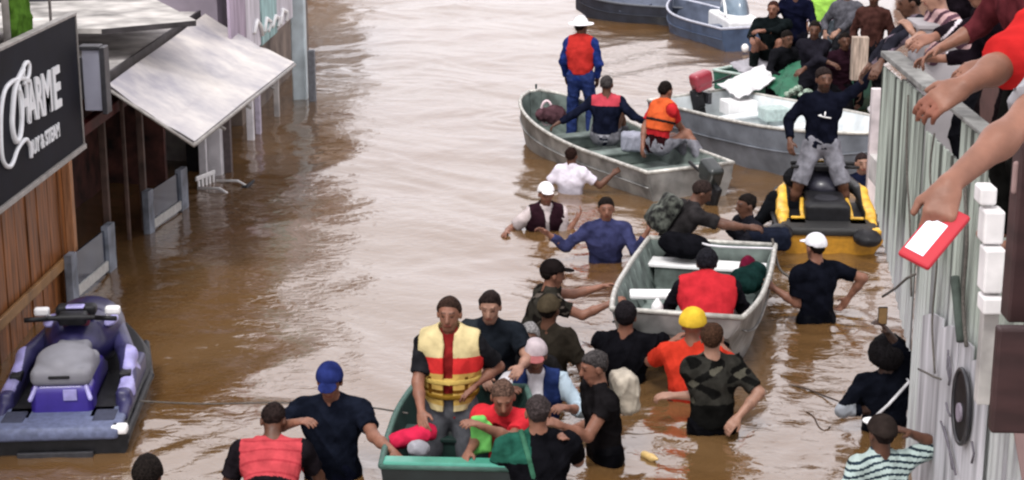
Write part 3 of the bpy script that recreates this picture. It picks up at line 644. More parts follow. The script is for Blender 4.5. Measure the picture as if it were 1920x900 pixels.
# ------------------------------------------------------------------ boats
def between(name, label, cat, stern, bow, grp=None):
    a_, c_ = Vector(stern), Vector(bow); d = c_ - a_; d.z = 0
    o = thing(name, label, cat, ((a_.x + c_.x) / 2, (a_.y + c_.y) / 2, 0), math.atan2(-d.x, d.y), grp); return o, d.length
def skiff(o, L, B, fb=.42, bow='point', m_out=None, m_in=None, m_r=None, seats=(.22, .5, .74), rise=.18, ribs=True, th=.03, seat_m=None, deck=False):
    m_out = m_out or M_alu; m_in = m_in or M_alu_in; m_r = m_r or M_rim; ns = 28; T = np.linspace(0, 1, ns)
    if bow == 'point': bt = lambda t: B / 2 * (.90 + .10 * min(1, t * 3)) * (1 - max(0, (t - .5) / .5) ** 2.3 * .96)
    elif bow == 'round': bt = lambda t: B / 2 * (.92 + .08 * min(1, t * 3)) * math.sqrt(max(.02, 1 - max(0, (t - .45) / .55) ** 3))
    else: bt = lambda t: B / 2 * (.95 + .05 * min(1, t * 3)) * (1 - max(0, (t - .55) / .45) ** 2 * .16)
    hs = lambda t: fb + rise * max(0, (t - .35) / .65) ** 2
    hk = lambda t: -.14 + (fb * .75) * max(0, (t - .72) / .28) ** 2 * (1.0 if bow != 'jon' else 1.2)
    Y = lambda t: -L / 2 + t * L; vs, fs = [], []
    for t in T:
        b_ = bt(t); s_ = hs(t); k = hk(t); c = b_ * .80; kz = k + .05; y = Y(t); fl = max(k + .07, .07); ci = max(min(c, b_ - th) - .02, .004); bi = max(b_ - th, .006)
        for x, z in ((-b_, s_), (-b_ * .95, s_ * .55 + kz * .45), (-c, kz), (0, k), (c, kz), (b_ * .95, s_ * .55 + kz * .45), (b_, s_), (bi, s_), (ci, fl + .02), (0, fl), (-ci, fl + .02), (-bi, s_)): vs.append((x, y, z))
    mi = []
    for i in range(ns - 1):
        for j in range(12):
            j2 = (j + 1) % 12; fs.append((i * 12 + j, i * 12 + j2, (i + 1) * 12 + j2, (i + 1) * 12 + j)); mi.append(1 if 7 <= j <= 10 else 0)
    fs += [tuple(range(12)), tuple(range((ns - 1) * 12, ns * 12))[::-1]]; mi += [0, 0]
    emit('hull', vs, fs, [m_out, m_in], o, world=False, midx=mi)
    e = .03
    for t, nm in ((0, 'transom'),) + (((1, 'bow_plate'),) if bow != 'point' else ()):
        b_, s_, k = bt(t) - .004, hs(t) - .004, hk(t) + .01; y = Y(t) + (e / 2 + .002 if t == 0 else -e / 2 - .002)
        yo = y + (.001 - e / 2 if t == 0 else e / 2 - .001); prism('outer_' + nm, [(-b_, yo - .0008, s_ + .003), (-b_ * .8, yo - .0008, k + .045), (b_ * .8, yo - .0008, k + .045), (b_, yo - .0008, s_ + .003)], (0, -.012 if t == 0 else .012, 0), m_out, o, world=False)
        prism(nm, [(-b_, y - e / 2, s_), (-b_ * .8, y - e / 2, k + .05), (b_ * .8, y - e / 2, k + .05), (b_, y - e / 2, s_)], (0, e, 0), m_in, o, world=False)
    for sx in (-1, 1): tube('gunwale', [(sx * (bt(t) - .005), Y(t), hs(t) + .008) for t in T], .024, m_r, o, world=False)
    tube('gunwale', [(-bt(0), Y(0), hs(0) + .008), (bt(0), Y(0), hs(0) + .008)], .024, m_r, o, world=False)
    if bow != 'point': tube('gunwale', [(-bt(1), Y(1), hs(1) + .008), (bt(1), Y(1), hs(1) + .008)], .024, m_r, o, world=False)
    for t in seats:
        b_ = bt(t) - th - .01; box('seat', (-b_, Y(t) - .14, fb * .62), (b_, Y(t) + .14, fb * .62 + .035), seat_m or m_in, o, world=False); box('seat_riser', (-b_ * .85, Y(t) - .12, .08), (b_ * .85, Y(t) + .12, fb * .62 - .003), m_in, o, world=False)
    if ribs:
        for t in np.arange(.08, .9, .1):
            for sx in (-1, 1):
                b_ = (bt(t) - th) * sx; tube('rib', [(b_ * .985, Y(t), hs(t) - .04), (b_ * .90, Y(t), fb * .5), (b_ * .78, Y(t), .11)], .011, m_in, o, world=False, n=6)
    for sx in (-1, 1): tube('strake', [(sx * (bt(t) * .965 + .004), Y(t), hs(t) * .62 + (hk(t)) * .38) for t in T[:-1]], .010, m_out, o, world=False, n=6)
    if deck:
        pts = [(-bt(t) + .03, Y(t), hs(t) - .03) for t in T if t > .72]; pr = [(bt(t) - .03, Y(t), hs(t) - .03) for t in T if t > .72][::-1]
        prism('foredeck', pts + pr, (0, 0, .02), m_in, o, world=False)
    return dict(bt=bt, hs=hs, Y=Y, fb=fb, L=L)
def outboard(label, P, rz, col, tilt=20, group=None):
    o = thing('outboard_motor', label, 'motor', P, rz, group); M = np.array(Matrix.Rotation(R_(tilt), 3, 'X').transposed()); mc = mat('cowl_%02x' % int(col[0] * 255), col, .35, .08, 10, .02, coat=.3)
    sdf_part('cowl', [rbx((0, -.08, .36), (.105, .155, .10), .06, M), rbx((0, -.06, .25), (.09, .13, .05), .03, M)], .014, mc, o, world=False)
    sdf_part('leg', [rbx((0, -.10, -.05), (.04, .09, .28), .03, M), rbx((0, -.10, .05), (.07, .06, .1), .02, M)], .014, M_black, o, world=False)
    tube('tiller', [(0, .1, .28), (.02, .42, .36)], [.016, .022], M_black, o, world=False)
    box('clamp', (-.10, -.01, .0), (.10, .05, .16), M_dark, o, world=False); return o

# boat with three men
ob, L = between('aluminium_boat', 'aluminium skiff with mint green inside carrying three men', 'boat', W(1296, 314, .36), W(1003, 178, .60), 'rescue boats on the flooded street')
bE = skiff(ob, L, 1.34, .35, 'round', seats=(.12, .42, .70), rise=.30); print('boat E', ob.location, L)
# centre boat
oc, L = between('aluminium_boat', 'square aluminium boat held by the waders with a man in red leaning into it', 'boat', W(1334, 458, .45), W(1268, 604, .45), 'rescue boats on the flooded street')
bF = skiff(oc, L, 1.32, .47, 'jon', seats=(.10,), rise=.05, seat_m=M_white); print('boat F', oc.location, L)
# anchored motor boat on the right
od, L = between('motor_boat', 'grey sided motor boat with white inside moored behind the man on the yellow jet ski', 'boat', W(1292, 176, .62), W(1700, 262, .62), 'rescue boats on the flooded street')
bD = skiff(od, L, 1.7, .60, 'point', m_out=mat('grey_hull', (.15, .165, .19), .45, .2, 4, .1), m_in=mat('white_inside', (.62, .66, .67), .5, .12, 5, .1), seats=(.2, .45), rise=.1, ribs=False); print('boat D', od.location, L)
# boats at the top
o1, L = between('dark_boat', 'dark navy boat at the top edge with its bow pointing left', 'boat', W(1345, 4, .45), W(1102, -8, .45), 'rescue boats on the flooded street')
skiff(o1, max(L, 3.4), 1.5, .38, 'point', m_out=mat('navy_hull', (.025, .03, .045), .4, .2, 4, .1), m_in=mat('blue_grey_inside', (.10, .12, .17), .6, .2, 4, .1), m_r=mat('dark_rim', (.09, .10, .12), .5), seats=(.3, .6), ribs=False, rise=.12)
o2, L = between('blue_boat', 'slate blue small boat with a pale rim beside the white cabin boat', 'boat', W(1405, 52, .40), W(1262, 8, .45), 'rescue boats on the flooded street')
skiff(o2, max(L, 2.8), 1.3, .40, 'point', m_out=mat('slate_blue_hull', (.055, .085, .15), .45, .2, 4, .1), m_in=mat('blue_grey_inside', (.10, .12, .17), .6, .2, 4, .1), m_r=mat('pale_rim', (.45, .47, .55), .5), seats=(.4,), ribs=False)
# white cabin boat with windscreen
pw = W(1382, 82, .0); o3 = thing('cabin_boat', 'white boat with a blue grey curved windscreen and square white bow', 'boat', (pw.x, pw.y + .9, 0), R_(8), 'rescue boats on the flooded street')
sdf_part('hull', [rbx((0, 0, .22), (.30, .9, .22), .05), rbx((0, -.3, .44), (.27, .5, .06), .03)], .02, M_white, o3, world=False)
sdf_part('windscreen', [(ell((.02, .0, .46), (.26, .62, .50)), dict(clips=(((0, 0, .46), (0, 0, -1)),)))], .018, mat('tinted_screen', (.17, .23, .29), .2, .12, 3, .02, spec=.6), o3, world=False)
sdf_part('cockpit_trim', [cap((-.27, -.5, .5), (-.1, .55, .98), .03), cap((-.1, .55, .98), (.25, .6, 1.0), .03)], .015, M_white, o3, world=False)
tag(sdf_part('buoy', [ell(D(1397, 90, wdep(100)), (.07, .07, .08))], .012, M_white, None), 'small white buoy hanging under the bow of the white cabin boat', 'buoy')
# green boat with tarp and pale rim at the wall
o4, L = between('green_boat', 'dark green boat with curved pale rim and green tarp beside the wall', 'boat', W(1400, 120, .55), W(1625, 150, .55), 'rescue boats on the flooded street')
skiff(o4, L, 1.9, .55, 'round', m_out=mat('green_hull', (.03, .13, .09), .5, .2, 4, .1), m_in=mat('dark_green_inside', (.03, .10, .07), .6, .3, 4, .1), m_r=mat('mint_rim', (.40, .50, .46), .5), seats=(), ribs=False)
def drape(name, c, m, label, cat, bulge=.12, seed=1, n=18, rough=.03):
    r = np.random.RandomState(seed); C = [A(p) for p in c]; vs = []; ph = r.rand(12) * 6.28
    for lay in (0, -.012):
        for i in range(n + 1):
            for j in range(n + 1):
                u, t = i / n, j / n; p = (C[0] * (1 - t) + C[1] * t) * (1 - u) + (C[3] * (1 - t) + C[2] * t) * u
                z = bulge * math.sin(math.pi * u) * math.sin(math.pi * t) + rough * (abs(math.sin(u * 9 + t * 4 + ph[0])) + abs(math.sin(t * 11 - u * 5 + ph[1])) + .5 * abs(math.sin(u * 21 + t * 17 + ph[2])) - 1)
                vs.append(p + A((rough * math.sin(t * 13 + u * 6 + ph[3]), rough * math.sin(u * 12 + ph[4]), z + lay)))
    fs = []; N1 = (n + 1) ** 2
    for L_ in (0, 1):
        for i in range(n):
            for j in range(n): k = L_ * N1 + i * (n + 1) + j; q_ = (k, k + n + 1, k + n + 2, k + 1); fs.append(q_ if L_ else q_[::-1])
    return tag(emit(name, vs, fs, m, smooth=True), label, cat)
drape('tarp', [D(1434, 152, 24.4), D(1516, 104, 25.0), D(1530, 150, 24.2), D(1462, 190, 23.8)], mat('green_tarp_cloth', (.015, .115, .06), .6, .2, 6, .3), 'crumpled green tarp spread over the boat behind the man in black', 'tarp', .10, 3)
drape('white_cover', [D(1345, 160, 24.3), D(1432, 122, 24.9), D(1456, 150, 24.2), D(1388, 186, 23.7)], fab((.66, .66, .67)), 'crumpled white cloth cover lying on the moored motor boat', 'cover', .10, 5, rough=.02)
drape('grey_cover', [D(1370, 118, 25.6), D(1440, 108, 25.8), D(1450, 128, 25.2), D(1385, 138, 25.0)], fab((.34, .33, .36)), 'pale grey cover behind the white one in the motor boat', 'cover', .08, 8, rough=.02)
for k, (x, y) in enumerate(((1480, 168), (1497, 155), (1470, 182))):
    pass
tag(sdf_part('rope_heap', [ell(D(1478 + 9 * i, 178 - 6 * (i % 3), 23.9 - .1 * i), (.07, .08, .05)) for i in range(5)], .014, mat('pale_rope', (.35, .45, .36), .9, .5, 40, .4), None, wr=.012), 'pale green heap of rope beside the man in black', 'rope')
P = D(1322, 178, 24.0); outboard('red and black outboard motor tilted up on the moored motor boat', (P.x, P.y, P.z - .12), R_(-60), (.28, .03, .045), 15)
P = W(1318, 326, .36); outboard('black outboard motor on the stern of the skiff with three men', (P.x + .05, P.y, .06), ob.rotation_euler.z, (.02, .025, .025), 25)
# things in motor boat
for nm, x, y, dp, hx, hy, hz, m, lb in (('locker', 1385, 188, 23.9, .22, .18, .10, M_white, 'white locker lid inside the moored motor boat'), ('cool_box', 1452, 200, 23.4, .18, .15, .09, mat('mint_white', (.42, .52, .50), .5), 'pale mint cool box in the moored motor boat')):
    P = D(x, y, dp); tag(obox(nm, (P.x, P.y, .45), hx, hy, hz, m, rz=.3, bevel=.02), lb, nm.replace('_', ' '))
# near green boat
og, L = between('green_boat', 'small teal green boat in the foreground crowd with people kneeling in it', 'boat', W(850, 858, .40), W(878, 742, .40), 'rescue boats on the flooded street')
mg = mat('teal_paint', (.05, .26, .19), .4, .12, 5, .08, coat=.2)
skiff(og, L + .3, 1.02, .36, 'jon', m_out=mat('dark_teal_hull', (.010, .016, .016), .5, .2, 5, .1), m_in=mat('dark_green_paint', (.010, .032, .027), .6, .2, 5, .1), m_r=mat('dull_teal_rim', (.05, .11, .09), .6), seats=(.62,), rise=.04, ribs=False); print('boat G', og.location, L)
og.location.y += .05
P = W(805, 872, .40); M = Matrix.Rotation(R_(-3), 3, 'Z')
obox('stern_deck', og.matrix_world.inverted() @ Vector((0, 0, 0)) * 0 + Vector((0, -(L + .3) / 2 + .05, .385)), .47, .065, .018, mg, og, world=False, bevel=.015)

tag(sdf_part('floating_bottle', [cap(W(1208, 852), W(1222, 858), .028), cap(W(1222, 858), W(1232, 861), .026, .012)], .008, mat('yellow_plastic', (.6, .42, .16), .4), None), 'yellow plastic bottle floating in open water', 'bottle')
tag(sdf_part('floating_cloth', [ell(W(945, 893), (.16, .12, .04)), ell(W(912, 897), (.1, .1, .03))], .012, fab((.5, .05, .05)), None, wr=.01), 'red cloth floating at the bottom of the photo below the man with the khaki bag', 'cloth')

# ------------------------------------------------------------------ jet skis (rear toward the camera)
def jetski(label, P, rz, cm, cs, cseat, chood, kind):
    o = thing('jet_ski', label, 'jet ski', P, rz, 'jet skis on the flood'); mA = mat(kind + '_paint', cm, .35, .12, 6, .03, coat=.15); mS = mat(kind + '_stripe', cs, .4, .2, 9, .03, coat=.1)
    mH = mat(kind + '_hood', chood, .35, .2, 5, .03, coat=.15); mC = mat(kind + '_seat', cseat, .6, .06, 10, .03)
    ns = 20; vs, fs = [], []
    for i in range(ns):
        t = i / (ns - 1); b_ = .56 * (1 - max(0, (t - .6) / .4) ** 2 * .93); zt = .26 + .22 * max(0, (t - .4) / .6) ** 1.5; k = -.2 + .45 * max(0, (t - .7) / .3) ** 2; y = t * 2.5
        for x, z in ((-b_ * .9, zt), (-b_, zt - .05), (-b_, zt - .13), (-b_ * .82, .02 + k * .3), (0, k), (b_ * .82, .02 + k * .3), (b_, zt - .13), (b_, zt - .05), (b_ * .9, zt)): vs.append((x, y, z))
    for i in range(ns - 1):
        for j in range(9): j2 = (j + 1) % 9; fs.append((i * 9 + j, i * 9 + j2, (i + 1) * 9 + j2, (i + 1) * 9 + j))
    fs += [tuple(range(9)), tuple(range((ns - 1) * 9, ns * 9))[::-1]]
    emit('hull', vs, fs, M_black if kind == 'purple' else mat('amber_hull', (.42, .20, .015), .4), o, world=False, smooth=False, bevel=.01)
    for sx in (-1, 1):
        sdf_part('bumper', [cap((sx * .545, .04, .20), (sx * .56, 1.4, .21), .035), cap((sx * .56, 1.4, .21), (sx * .45, 2.0, .30), .035)], .016, M_black, o, world=False)
        sdf_part('side_fairing', [cap((sx * .49, .30, .27), (sx * .49, .62, .33), .045, .055), cap((sx * .49, .62, .33), (sx * .43, 1.1, .50), .055, .075), cap((sx * .43, 1.1, .50), (sx * .25, 1.6, .56), .075, .10), rbx((sx * .47, .95, .33), (.06, .5, .09), .04)], .014,
                 [mS, mat(kind + '_panel', (.03, .028, .09) if kind == 'purple' else (.02, .02, .02), .4, .1, 6, .05)], o, k=.05, world=False, paint=lambda c, sx=sx: ((((c[:, 1] < .55) | (c[:, 1] > 1.12) | (c[:, 2] < .40 + .06 * np.sin(c[:, 1] * 9)) | (np.abs(c[:, 0]) < .42)) if kind == 'purple' else (np.abs(c[:, 0]) < .42))).astype(int))
        sdf_part('footwell_mat', [rbx((sx * .33, .75, .285), (.11, .55, .02), .01)], .014, M_black, o, world=False)
        sdf_part('mirror', [rbx((sx * .30, 1.25, .84), (.065, .035, .035), .02), cap((sx * .22, 1.35, .74), (sx * .29, 1.27, .82), .015)], .010, M_white if kind == 'purple' else M_black, o, world=False)
        tube('grip', [(sx * .20, .98, .86), (sx * .38, .92, .87)], .02, M_black, o, world=False)
        sdf_part('rear_light', [rbx((sx * .50, .03, .27), (.07, .05, .035), .02)], .012, M_white if kind == 'purple' else mS, o, world=False)
    sdf_part('swim_deck', [rbx((0, .22, .275), (.52, .24, .03), .025), rbx((0, .02, .24), (.50, .05, .04), .03)], .014, mat(kind + '_deck', (.11, .13, .22) if kind == 'purple' else (.015, .015, .015), .6, .15, 20, .15), o, world=False)
    if kind == 'yellow':
        box('trim_bar', (-.40, .40, .306), (.40, .45, .335), mS, o, world=False, bevel=.01)
        for sx in (-1, 1): tube('trim_bar', [(sx * .27, .44, .33), (sx * .27, .62, .38), (sx * .25, .85, .46)], .024, mS, o, world=False)
    sdf_part('seat_base', [rbx((0, .85, .40), (.22, .50, .14), .06), rbx((0, .45, .38), (.25, .12, .13), .05)], .014, mA if kind == 'purple' else M_black, o, world=False)
    st = sdf_part('seat', [rbx((0, .60, .575), (.245, .27, .075), .06), ell((0, .62, .64), (.235, .27, .11)), rbx((0, 1.05, .60), (.15, .25, .07), .06)], .012, mC, o, k=.025, world=False)
    if kind == 'purple':
        box('seat_slot', (-.09, .318, .575), (.08, .335, .600), M_black, st, world=False); box('seat_stripe', (.02, .318, .40), (.13, .328, .49), mS, st, world=False, bevel=.004)
        for sx in (-1, 1): sdf_part('grab_handle', [cap((sx * .20, .36, .50), (sx * .24, .30, .42), .02)], .01, mS, st, world=False)
    sdf_part('hood', [ell((0, 1.55, .56), (.34, .62, .26)), rbx((0, 1.28, .66), (.20, .16, .12), .07)], .016, mH, o, k=.08, world=False)
    if kind == 'yellow': st.location.z -= .19
    if kind == 'purple':
        sdf_part('console', [rbx((0, 1.16, .78), (.12, .05, .06), .03)], .012, mat('maroon_console', (.10, .01, .03), .4), o, world=False)
        for sx in (-1, 1):
            sdf_part('decal', [ell((sx * .25, 1.38, .72), (.07, .16, .035))], .012, mS, o, world=False)
            sdf_part('vent', [rbx((sx * .45, .86, .44), (.05, .12, .03), .015)], .012, M_black, o, world=False)
            sdf_part('deck_panel', [rbx((sx * .36, .24, .30), (.09, .12, .014), .01)], .012, mat('slate_mat', (.035, .04, .07), .8), o, world=False)
        box('rear_step', (-.3, -.05, .06), (.3, -.02, .12), M_dark, o, world=False)
    sdf_part('steering_pad', [rbx((0, 1.05, .84), (.12, .07, .05), .03), cap((-.2, .99, .86), (.2, .99, .86), .022), rbx((0, 1.22, .86), (.17, .06, .045), .03)], .012, M_black, o, world=False)
    sdf_part('dash_screen', [rbx((0, 1.17, .90), (.08, .045, .012), .01)], .01, mS, o, world=False)
    return o
P = W(106, 858); jp = jetski('purple and silver jet ski floating at the lower left, seen from behind', (P.x, P.y, -.06), R_(6), (.04, .024, .24), (.32, .30, .58), (.19, .19, .215), (.015, .013, .06), 'purple'); jp.scale = (.93, .97, .98)
P = W(1555, 478); jy = jetski('yellow and black jet ski with a man standing on it beside the wall', (P.x, P.y, .04), R_(-3), (.62, .33, .02), (.72, .42, .05), (.015, .015, .02), (.02, .02, .03), 'yellow'); jy.scale = (.97, .9, .84)
# ------------------------------------------------------------------ right side wall
XW = 2.57
tp = V(1650, 105, XW).z
nx0 = V(1716, 500, XW).y
m_cor = bpy.data.materials.new('streaked_sheet_metal'); m_cor.use_nodes = True; cn = m_cor.node_tree; cb = cn.nodes['Principled BSDF']; cb.inputs['Roughness'].default_value = .6
c0 = cn.nodes.new('ShaderNodeTexCoord'); c1 = cn.nodes.new('ShaderNodeMapping'); c1.inputs['Scale'].default_value = (1, 7, .35)
c2 = cn.nodes.new('ShaderNodeTexNoise'); c2.inputs['Scale'].default_value = 1.2; c2.inputs['Detail'].default_value = 6
c3 = cn.nodes.new('ShaderNodeValToRGB'); c3.color_ramp.elements[0].position = .40; c3.color_ramp.elements[0].color = (.05, .056, .048, 1); c3.color_ramp.elements[1].position = .56; c3.color_ramp.elements[1].color = (.35, .395, .35, 1)
cn.links.new(c0.outputs['Object'], c1.inputs[0]); cn.links.new(c1.outputs[0], c2.inputs['Vector']); cn.links.new(c2.outputs[0], c3.inputs[0]); sx_ = cn.nodes.new('ShaderNodeSeparateXYZ'); ge = cn.nodes.new('ShaderNodeNewGeometry'); cn.links.new(ge.outputs['Position'], sx_.inputs[0])
c4 = cn.nodes.new('ShaderNodeTexNoise'); c4.inputs['Scale'].default_value = 1.6; c4.inputs['Detail'].default_value = 4; cn.links.new(c0.outputs['Object'], c4.inputs['Vector'])
c5 = cn.nodes.new('ShaderNodeMath'); c5.operation = 'MULTIPLY_ADD'; c5.inputs[1].default_value = 1.3; cn.links.new(c4.outputs[0], c5.inputs[0]); cn.links.new(sx_.outputs['Z'], c5.inputs[2])
c6 = cn.nodes.new('ShaderNodeMapRange'); c6.inputs[1].default_value = 1.75; c6.inputs[2].default_value = 2.35; c6.inputs[3].default_value = .45; c6.inputs[4].default_value = 0; cn.links.new(c5.outputs[0], c6.inputs[0])
c7 = cn.nodes.new('ShaderNodeMix'); c7.data_type = 'RGBA'; c7.inputs[7].default_value = (.56, .55, .60, 1); cn.links.new(c6.outputs[0], c7.inputs['Factor']); cn.links.new(c3.outputs[0], c7.inputs[6]); cn.links.new(c7.outputs[2], cb.inputs['Base Color'])

wl_ = thing('corrugated_wall', 'grey streaked corrugated metal wall running along the right edge', 'wall', (XW, 12, 0))
yF = V(1642, 400, XW).y
def corr(name, y0, y1, zf_bot, z1, m, X, pitch=.10, depth=.013, par=None):
    """one folded sheet; each has its own ridges"""
    vs, fs = [], []; ys = []; y = y0; k = 0
    while y < y1: ys += [(y, 0), (min(y + pitch * .3, y1), 0), (min(y + pitch * .42, y1), 1), (min(y + pitch * .72, y1), 1), (min(y + pitch * .84, y1), 0)]; y += pitch; pitch = random.uniform(.07, .14)
    ys = [q for i, q in enumerate(ys) if i == 0 or q[0] > ys[i - 1][0]]
    for (y, r_) in ys:
        for xo in (-depth * r_, -depth * r_ + .01): vs += [(X + xo, y, zf_bot(y)), (X + xo, y, z1(y))]
    for i in range(len(ys) - 1):
        a_, c_ = i * 4, (i + 1) * 4; fs += [(a_, c_, c_ + 1, a_ + 1), (a_ + 2, a_ + 3, c_ + 3, c_ + 2), (a_ + 1, c_ + 1, c_ + 3, a_ + 3), (a_, a_ + 2, c_ + 2, c_)]
    return emit(name, vs, fs, m, par)
yq0 = V(1642, 385, XW); yq1 = V(1712, 690, XW)
sl_ = (yq1.z - yq0.z) / (yq1.y - yq0.y)
ywid = (yF - nx0) / 2
for i in range(2):
    a0 = nx0 + .02 + i * ywid; corr('sheet', a0, a0 + ywid - .015, lambda y: max(yq0.z + sl_ * (y - yq0.y), -.4), lambda y: tp - .02 - .03 * i, m_cor, XW, par=wl_)
y = nx0
for i in range(7):
    corr('sheet', y - 1.0 + .012, y, lambda y: -.6, lambda y, i=i: tp + (.02 if i else -.25), m_cor, XW + .02, par=wl_); y -= 1.0
box('cap_rail', (XW - .02, nx0 - 7.0, tp + .045), (XW + .10, nx0 - .01, tp + .075), mat('grey_coping', (.20, .20, .19), .8, .3, 5, .3), wl_)
box('cap_rail', (XW - .03, nx0 + .0, tp + .025), (XW + .12, yF + .02, tp + .07), mat('grey_coping', (.20, .20, .19), .8, .3, 5, .3), wl_)
# lower painted face near the camera, with its printed emblem
pp_unused = [V(x, y, XW - .05) for x, y in ((1719, 905), (1719, 620), (1752, 560), (1795, 580), (1822, 640), (1838, 760), (1850, 905))]
m_ww = mat('white_weathered_paint', (.50, .50, .53), .65, .3, 1.6, .15, stretch=(1, 5, .5))
for i, (xa, xb_, rt) in enumerate(((1719, 1757, 575), (1757, 1790, 600), (1790, 1816, 632), (1816, 1850, 668))):
    ya, yb_ = V(xa, 760, XW - .03).y, V(xb_, 760, XW - .03).y; zt = V(xa, rt, XW - .03).z; zs = V(xb_, rt + 8, XW - .03).z; X_ = XW - .030 - .003 * (i % 2)
    prism('painted_board', [(X_, ya - .004, -.6), (X_, yb_ + .004, -.6), (X_, yb_ + .004, zs), (X_, (ya + yb_) / 2, (zt + zs) / 2 + .03), (X_, ya - .004, zt)], (.012, 0, 0), m_ww, wl_)
c = V(1805, 762, XW - .055); rr = .225
em = thing('round_speaker', 'round black cone fixed to the white painted part of the right wall', 'speaker', tuple(c))
ring = [(c.x, c.y + rr * .9 * math.cos(t), c.z + rr * 1.05 * math.sin(t)) for t in np.linspace(0, 2 * math.pi, 28, endpoint=False)]
prism('cone', ring, (-.012, 0, 0), M_black, em); tube('rim', [(p[0] - .012, p[1], p[2]) for p in ring], .014, M_dark, em, closed=True)
prism('centre_cap', [(c.x - .013, c.y + .06 * math.cos(t), c.z - .04 + .06 * math.sin(t)) for t in np.linspace(0, 2 * math.pi, 14, endpoint=False)], (-.015, 0, 0), mat('grey_cap', (.25, .22, .27), .5), em)
for pts in ([(1778, 656), (1776, 690), (1781, 715)], [(1774, 755), (1777, 770), (1782, 780)], [(1779, 722), (1783, 700), (1779, 668)], [(1770, 800), (1778, 830), (1786, 880)], [(1822, 828), (1826, 850), (1822, 868)], [(1764, 790), (1772, 815), (1782, 850), (1792, 890)]):
    tube('painted_mark', [V(x, y, XW - .056) for x, y in pts], .008, mat('faded_black_paint', (.12, .11, .13), .7), wl_, n=5)
tag(tube('cable', [V(x, y, XW - .08) for x, y in ((1722, 692), (1735, 698), (1750, 706), (1764, 711))], .008, M_rope), 'thin dark cable lying across the white part of the right wall', 'cable')
tag(tube('cable', [V(1655, 556, XW - .12), V(1680, 540, XW - .1), V(1700, 522, XW - .1), V(1716, 514, XW - .06)], .010, M_rope), 'dark cable hanging over the wall below the red phone', 'cable')
for pts, rr_ in (([(1703, 178), (1700, 300), (1706, 420), (1709, 556)], .008), ([(1752, 250), (1744, 330), (1757, 470), (1748, 600), (1753, 700)], .007), ([(1808, 330), (1813, 450), (1806, 560), (1812, 650)], .012), ([(1790, 520), (1796, 575), (1802, 640)], .03)):
    tag(tube('cable', smooth_pts([tuple(V(x, y, XW - .05)) for x, y in pts], 5), rr_, M_rope if rr_ < .02 else mat('dark_green_rag', (.05, .065, .055), .9, .3, 9, .3)), {.008: 'thin cable hanging down the seam of the right wall', .007: 'very thin cable hanging down the middle of the right wall', .012: 'thicker cable hanging on the near part of the right wall', .03: 'dark green rag hanging on the near part of the right wall'}[rr_], 'rag' if rr_ > .02 else 'cable')
# white stakes beyond the wall
p = W(1632, 420); tag(box('stake', (p.x - .06, p.y, -1), (p.x + .05, p.y + .1, 1.55), mat('pink_white_paint', (.62, .56, .57), .7, .15, 5, .1)), 'pinkish white stake standing just beyond the far end of the right wall', 'post')
p = D(1612, 100, 23.4); tag(box('stake', (p.x - .10, p.y, p.z - .38), (p.x + .12, p.y + .14, p.z + .22), mat('beige_wood', (.46, .36, .29), .7, .3, 4, .2, stretch=(8, 8, 1))), 'beige wooden stake above the green boat near the wall', 'post')
# walkway behind the wall
dk = tag(box('walkway', (XW + .14, 3, 1.50), (5.2, 14.6, 1.72), m_con), kind='structure')
gp = thing('grey_pillar', 'smooth grey pillar top standing behind the far end of the wall', 'pillar', (2.8, 13.2, 1.7))
a_ = V(1690, 160, XW + .14); c_ = D(1742, 60, 12.6)
box('shaft', (XW + .15, a_.y - .5, 1.73), (XW + .48, a_.y - .12, c_.z - .02), mat('smooth_grey', (.30, .28, .29), .7, .1, 3, .1), gp); box('cap', (XW + .13, a_.y - .52, c_.z - .018), (XW + .50, a_.y - .10, c_.z + .02), mat('smooth_grey', (.30, .28, .29), .7, .1, 3, .1), gp)
# white blocks stacked beside the railing
xb = V(1862, 480, 2.62); zlist = [(350, 385), (392, 458), (462, 550), (556, 590)]
for i, (a_, c_) in enumerate(zlist):
    d = 8.6; p0, p1 = D(1842 if i else 1836, c_, d), D(1881 if i else 1868, a_, d)
    tag(obox('white_block', ((p0.x + p1.x) / 2, p0.y + .06, (p0.z + p1.z) / 2), (p1.x - p0.x) / 2, .07, (p1.z - p0.z) / 2, mat('white_block_paint', (.74, .72, .72), .6, .1, 6, .1), bevel=.012),
        ('top white block, small and tilted, in the column beside the brown railing', 'second white block from the top beside the brown railing', 'longest white block, third from the top beside the brown railing', 'lowest white block beside the brown railing')[i], 'block', 'white blocks in a column beside the railing')
p0 = D(1849, 595, 8.62); tag(box('block_stand', (p0.x, p0.y + .05, 1.73), (p0.x + .08, p0.y + .13, p0.z - .002), m_con, bevel=.005), 'dark stand carrying the column of white blocks', 'stand')
# brown railing close to the camera
rl = thing('brown_railing', 'dark brown wooden railing with a broad board at the lower right corner', 'railing', (1.7, 5.0, 3.2))
m_br = mat('maroon_brown_paint', (.050, .022, .022), .55, .25, 3, .1, stretch=(1, 1, 4)); m_pk = mat('pinkish_render', (.30, .20, .19), .8, .15, 4, .1)
a_, c_ = D(1890, 600, 5.2), D(1935, 250, 5.2)
box('post', (a_.x, a_.y, a_.z - .01), (c_.x + .03, a_.y + .10, c_.z + .04), m_br, rl)
a_, c_ = D(1851, 905, 5.0), D(2050, 592, 5.0)
box('side_board', (a_.x, a_.y, 3.0), (c_.x, a_.y + .05, c_.z + .0), m_br, rl)
prism('plaster_patch', [D(x, y, 4.96) for x, y in ((1872, 692), (1960, 672), (1960, 905), (1918, 905), (1898, 790))], (0, .012, 0), m_pk, rl)
a_, c_ = D(1897, 365, 5.12), D(1960, 300, 5.12); box('plate', (a_.x, a_.y, a_.z), (c_.x, a_.y + .02, c_.z), m_pk, rl)
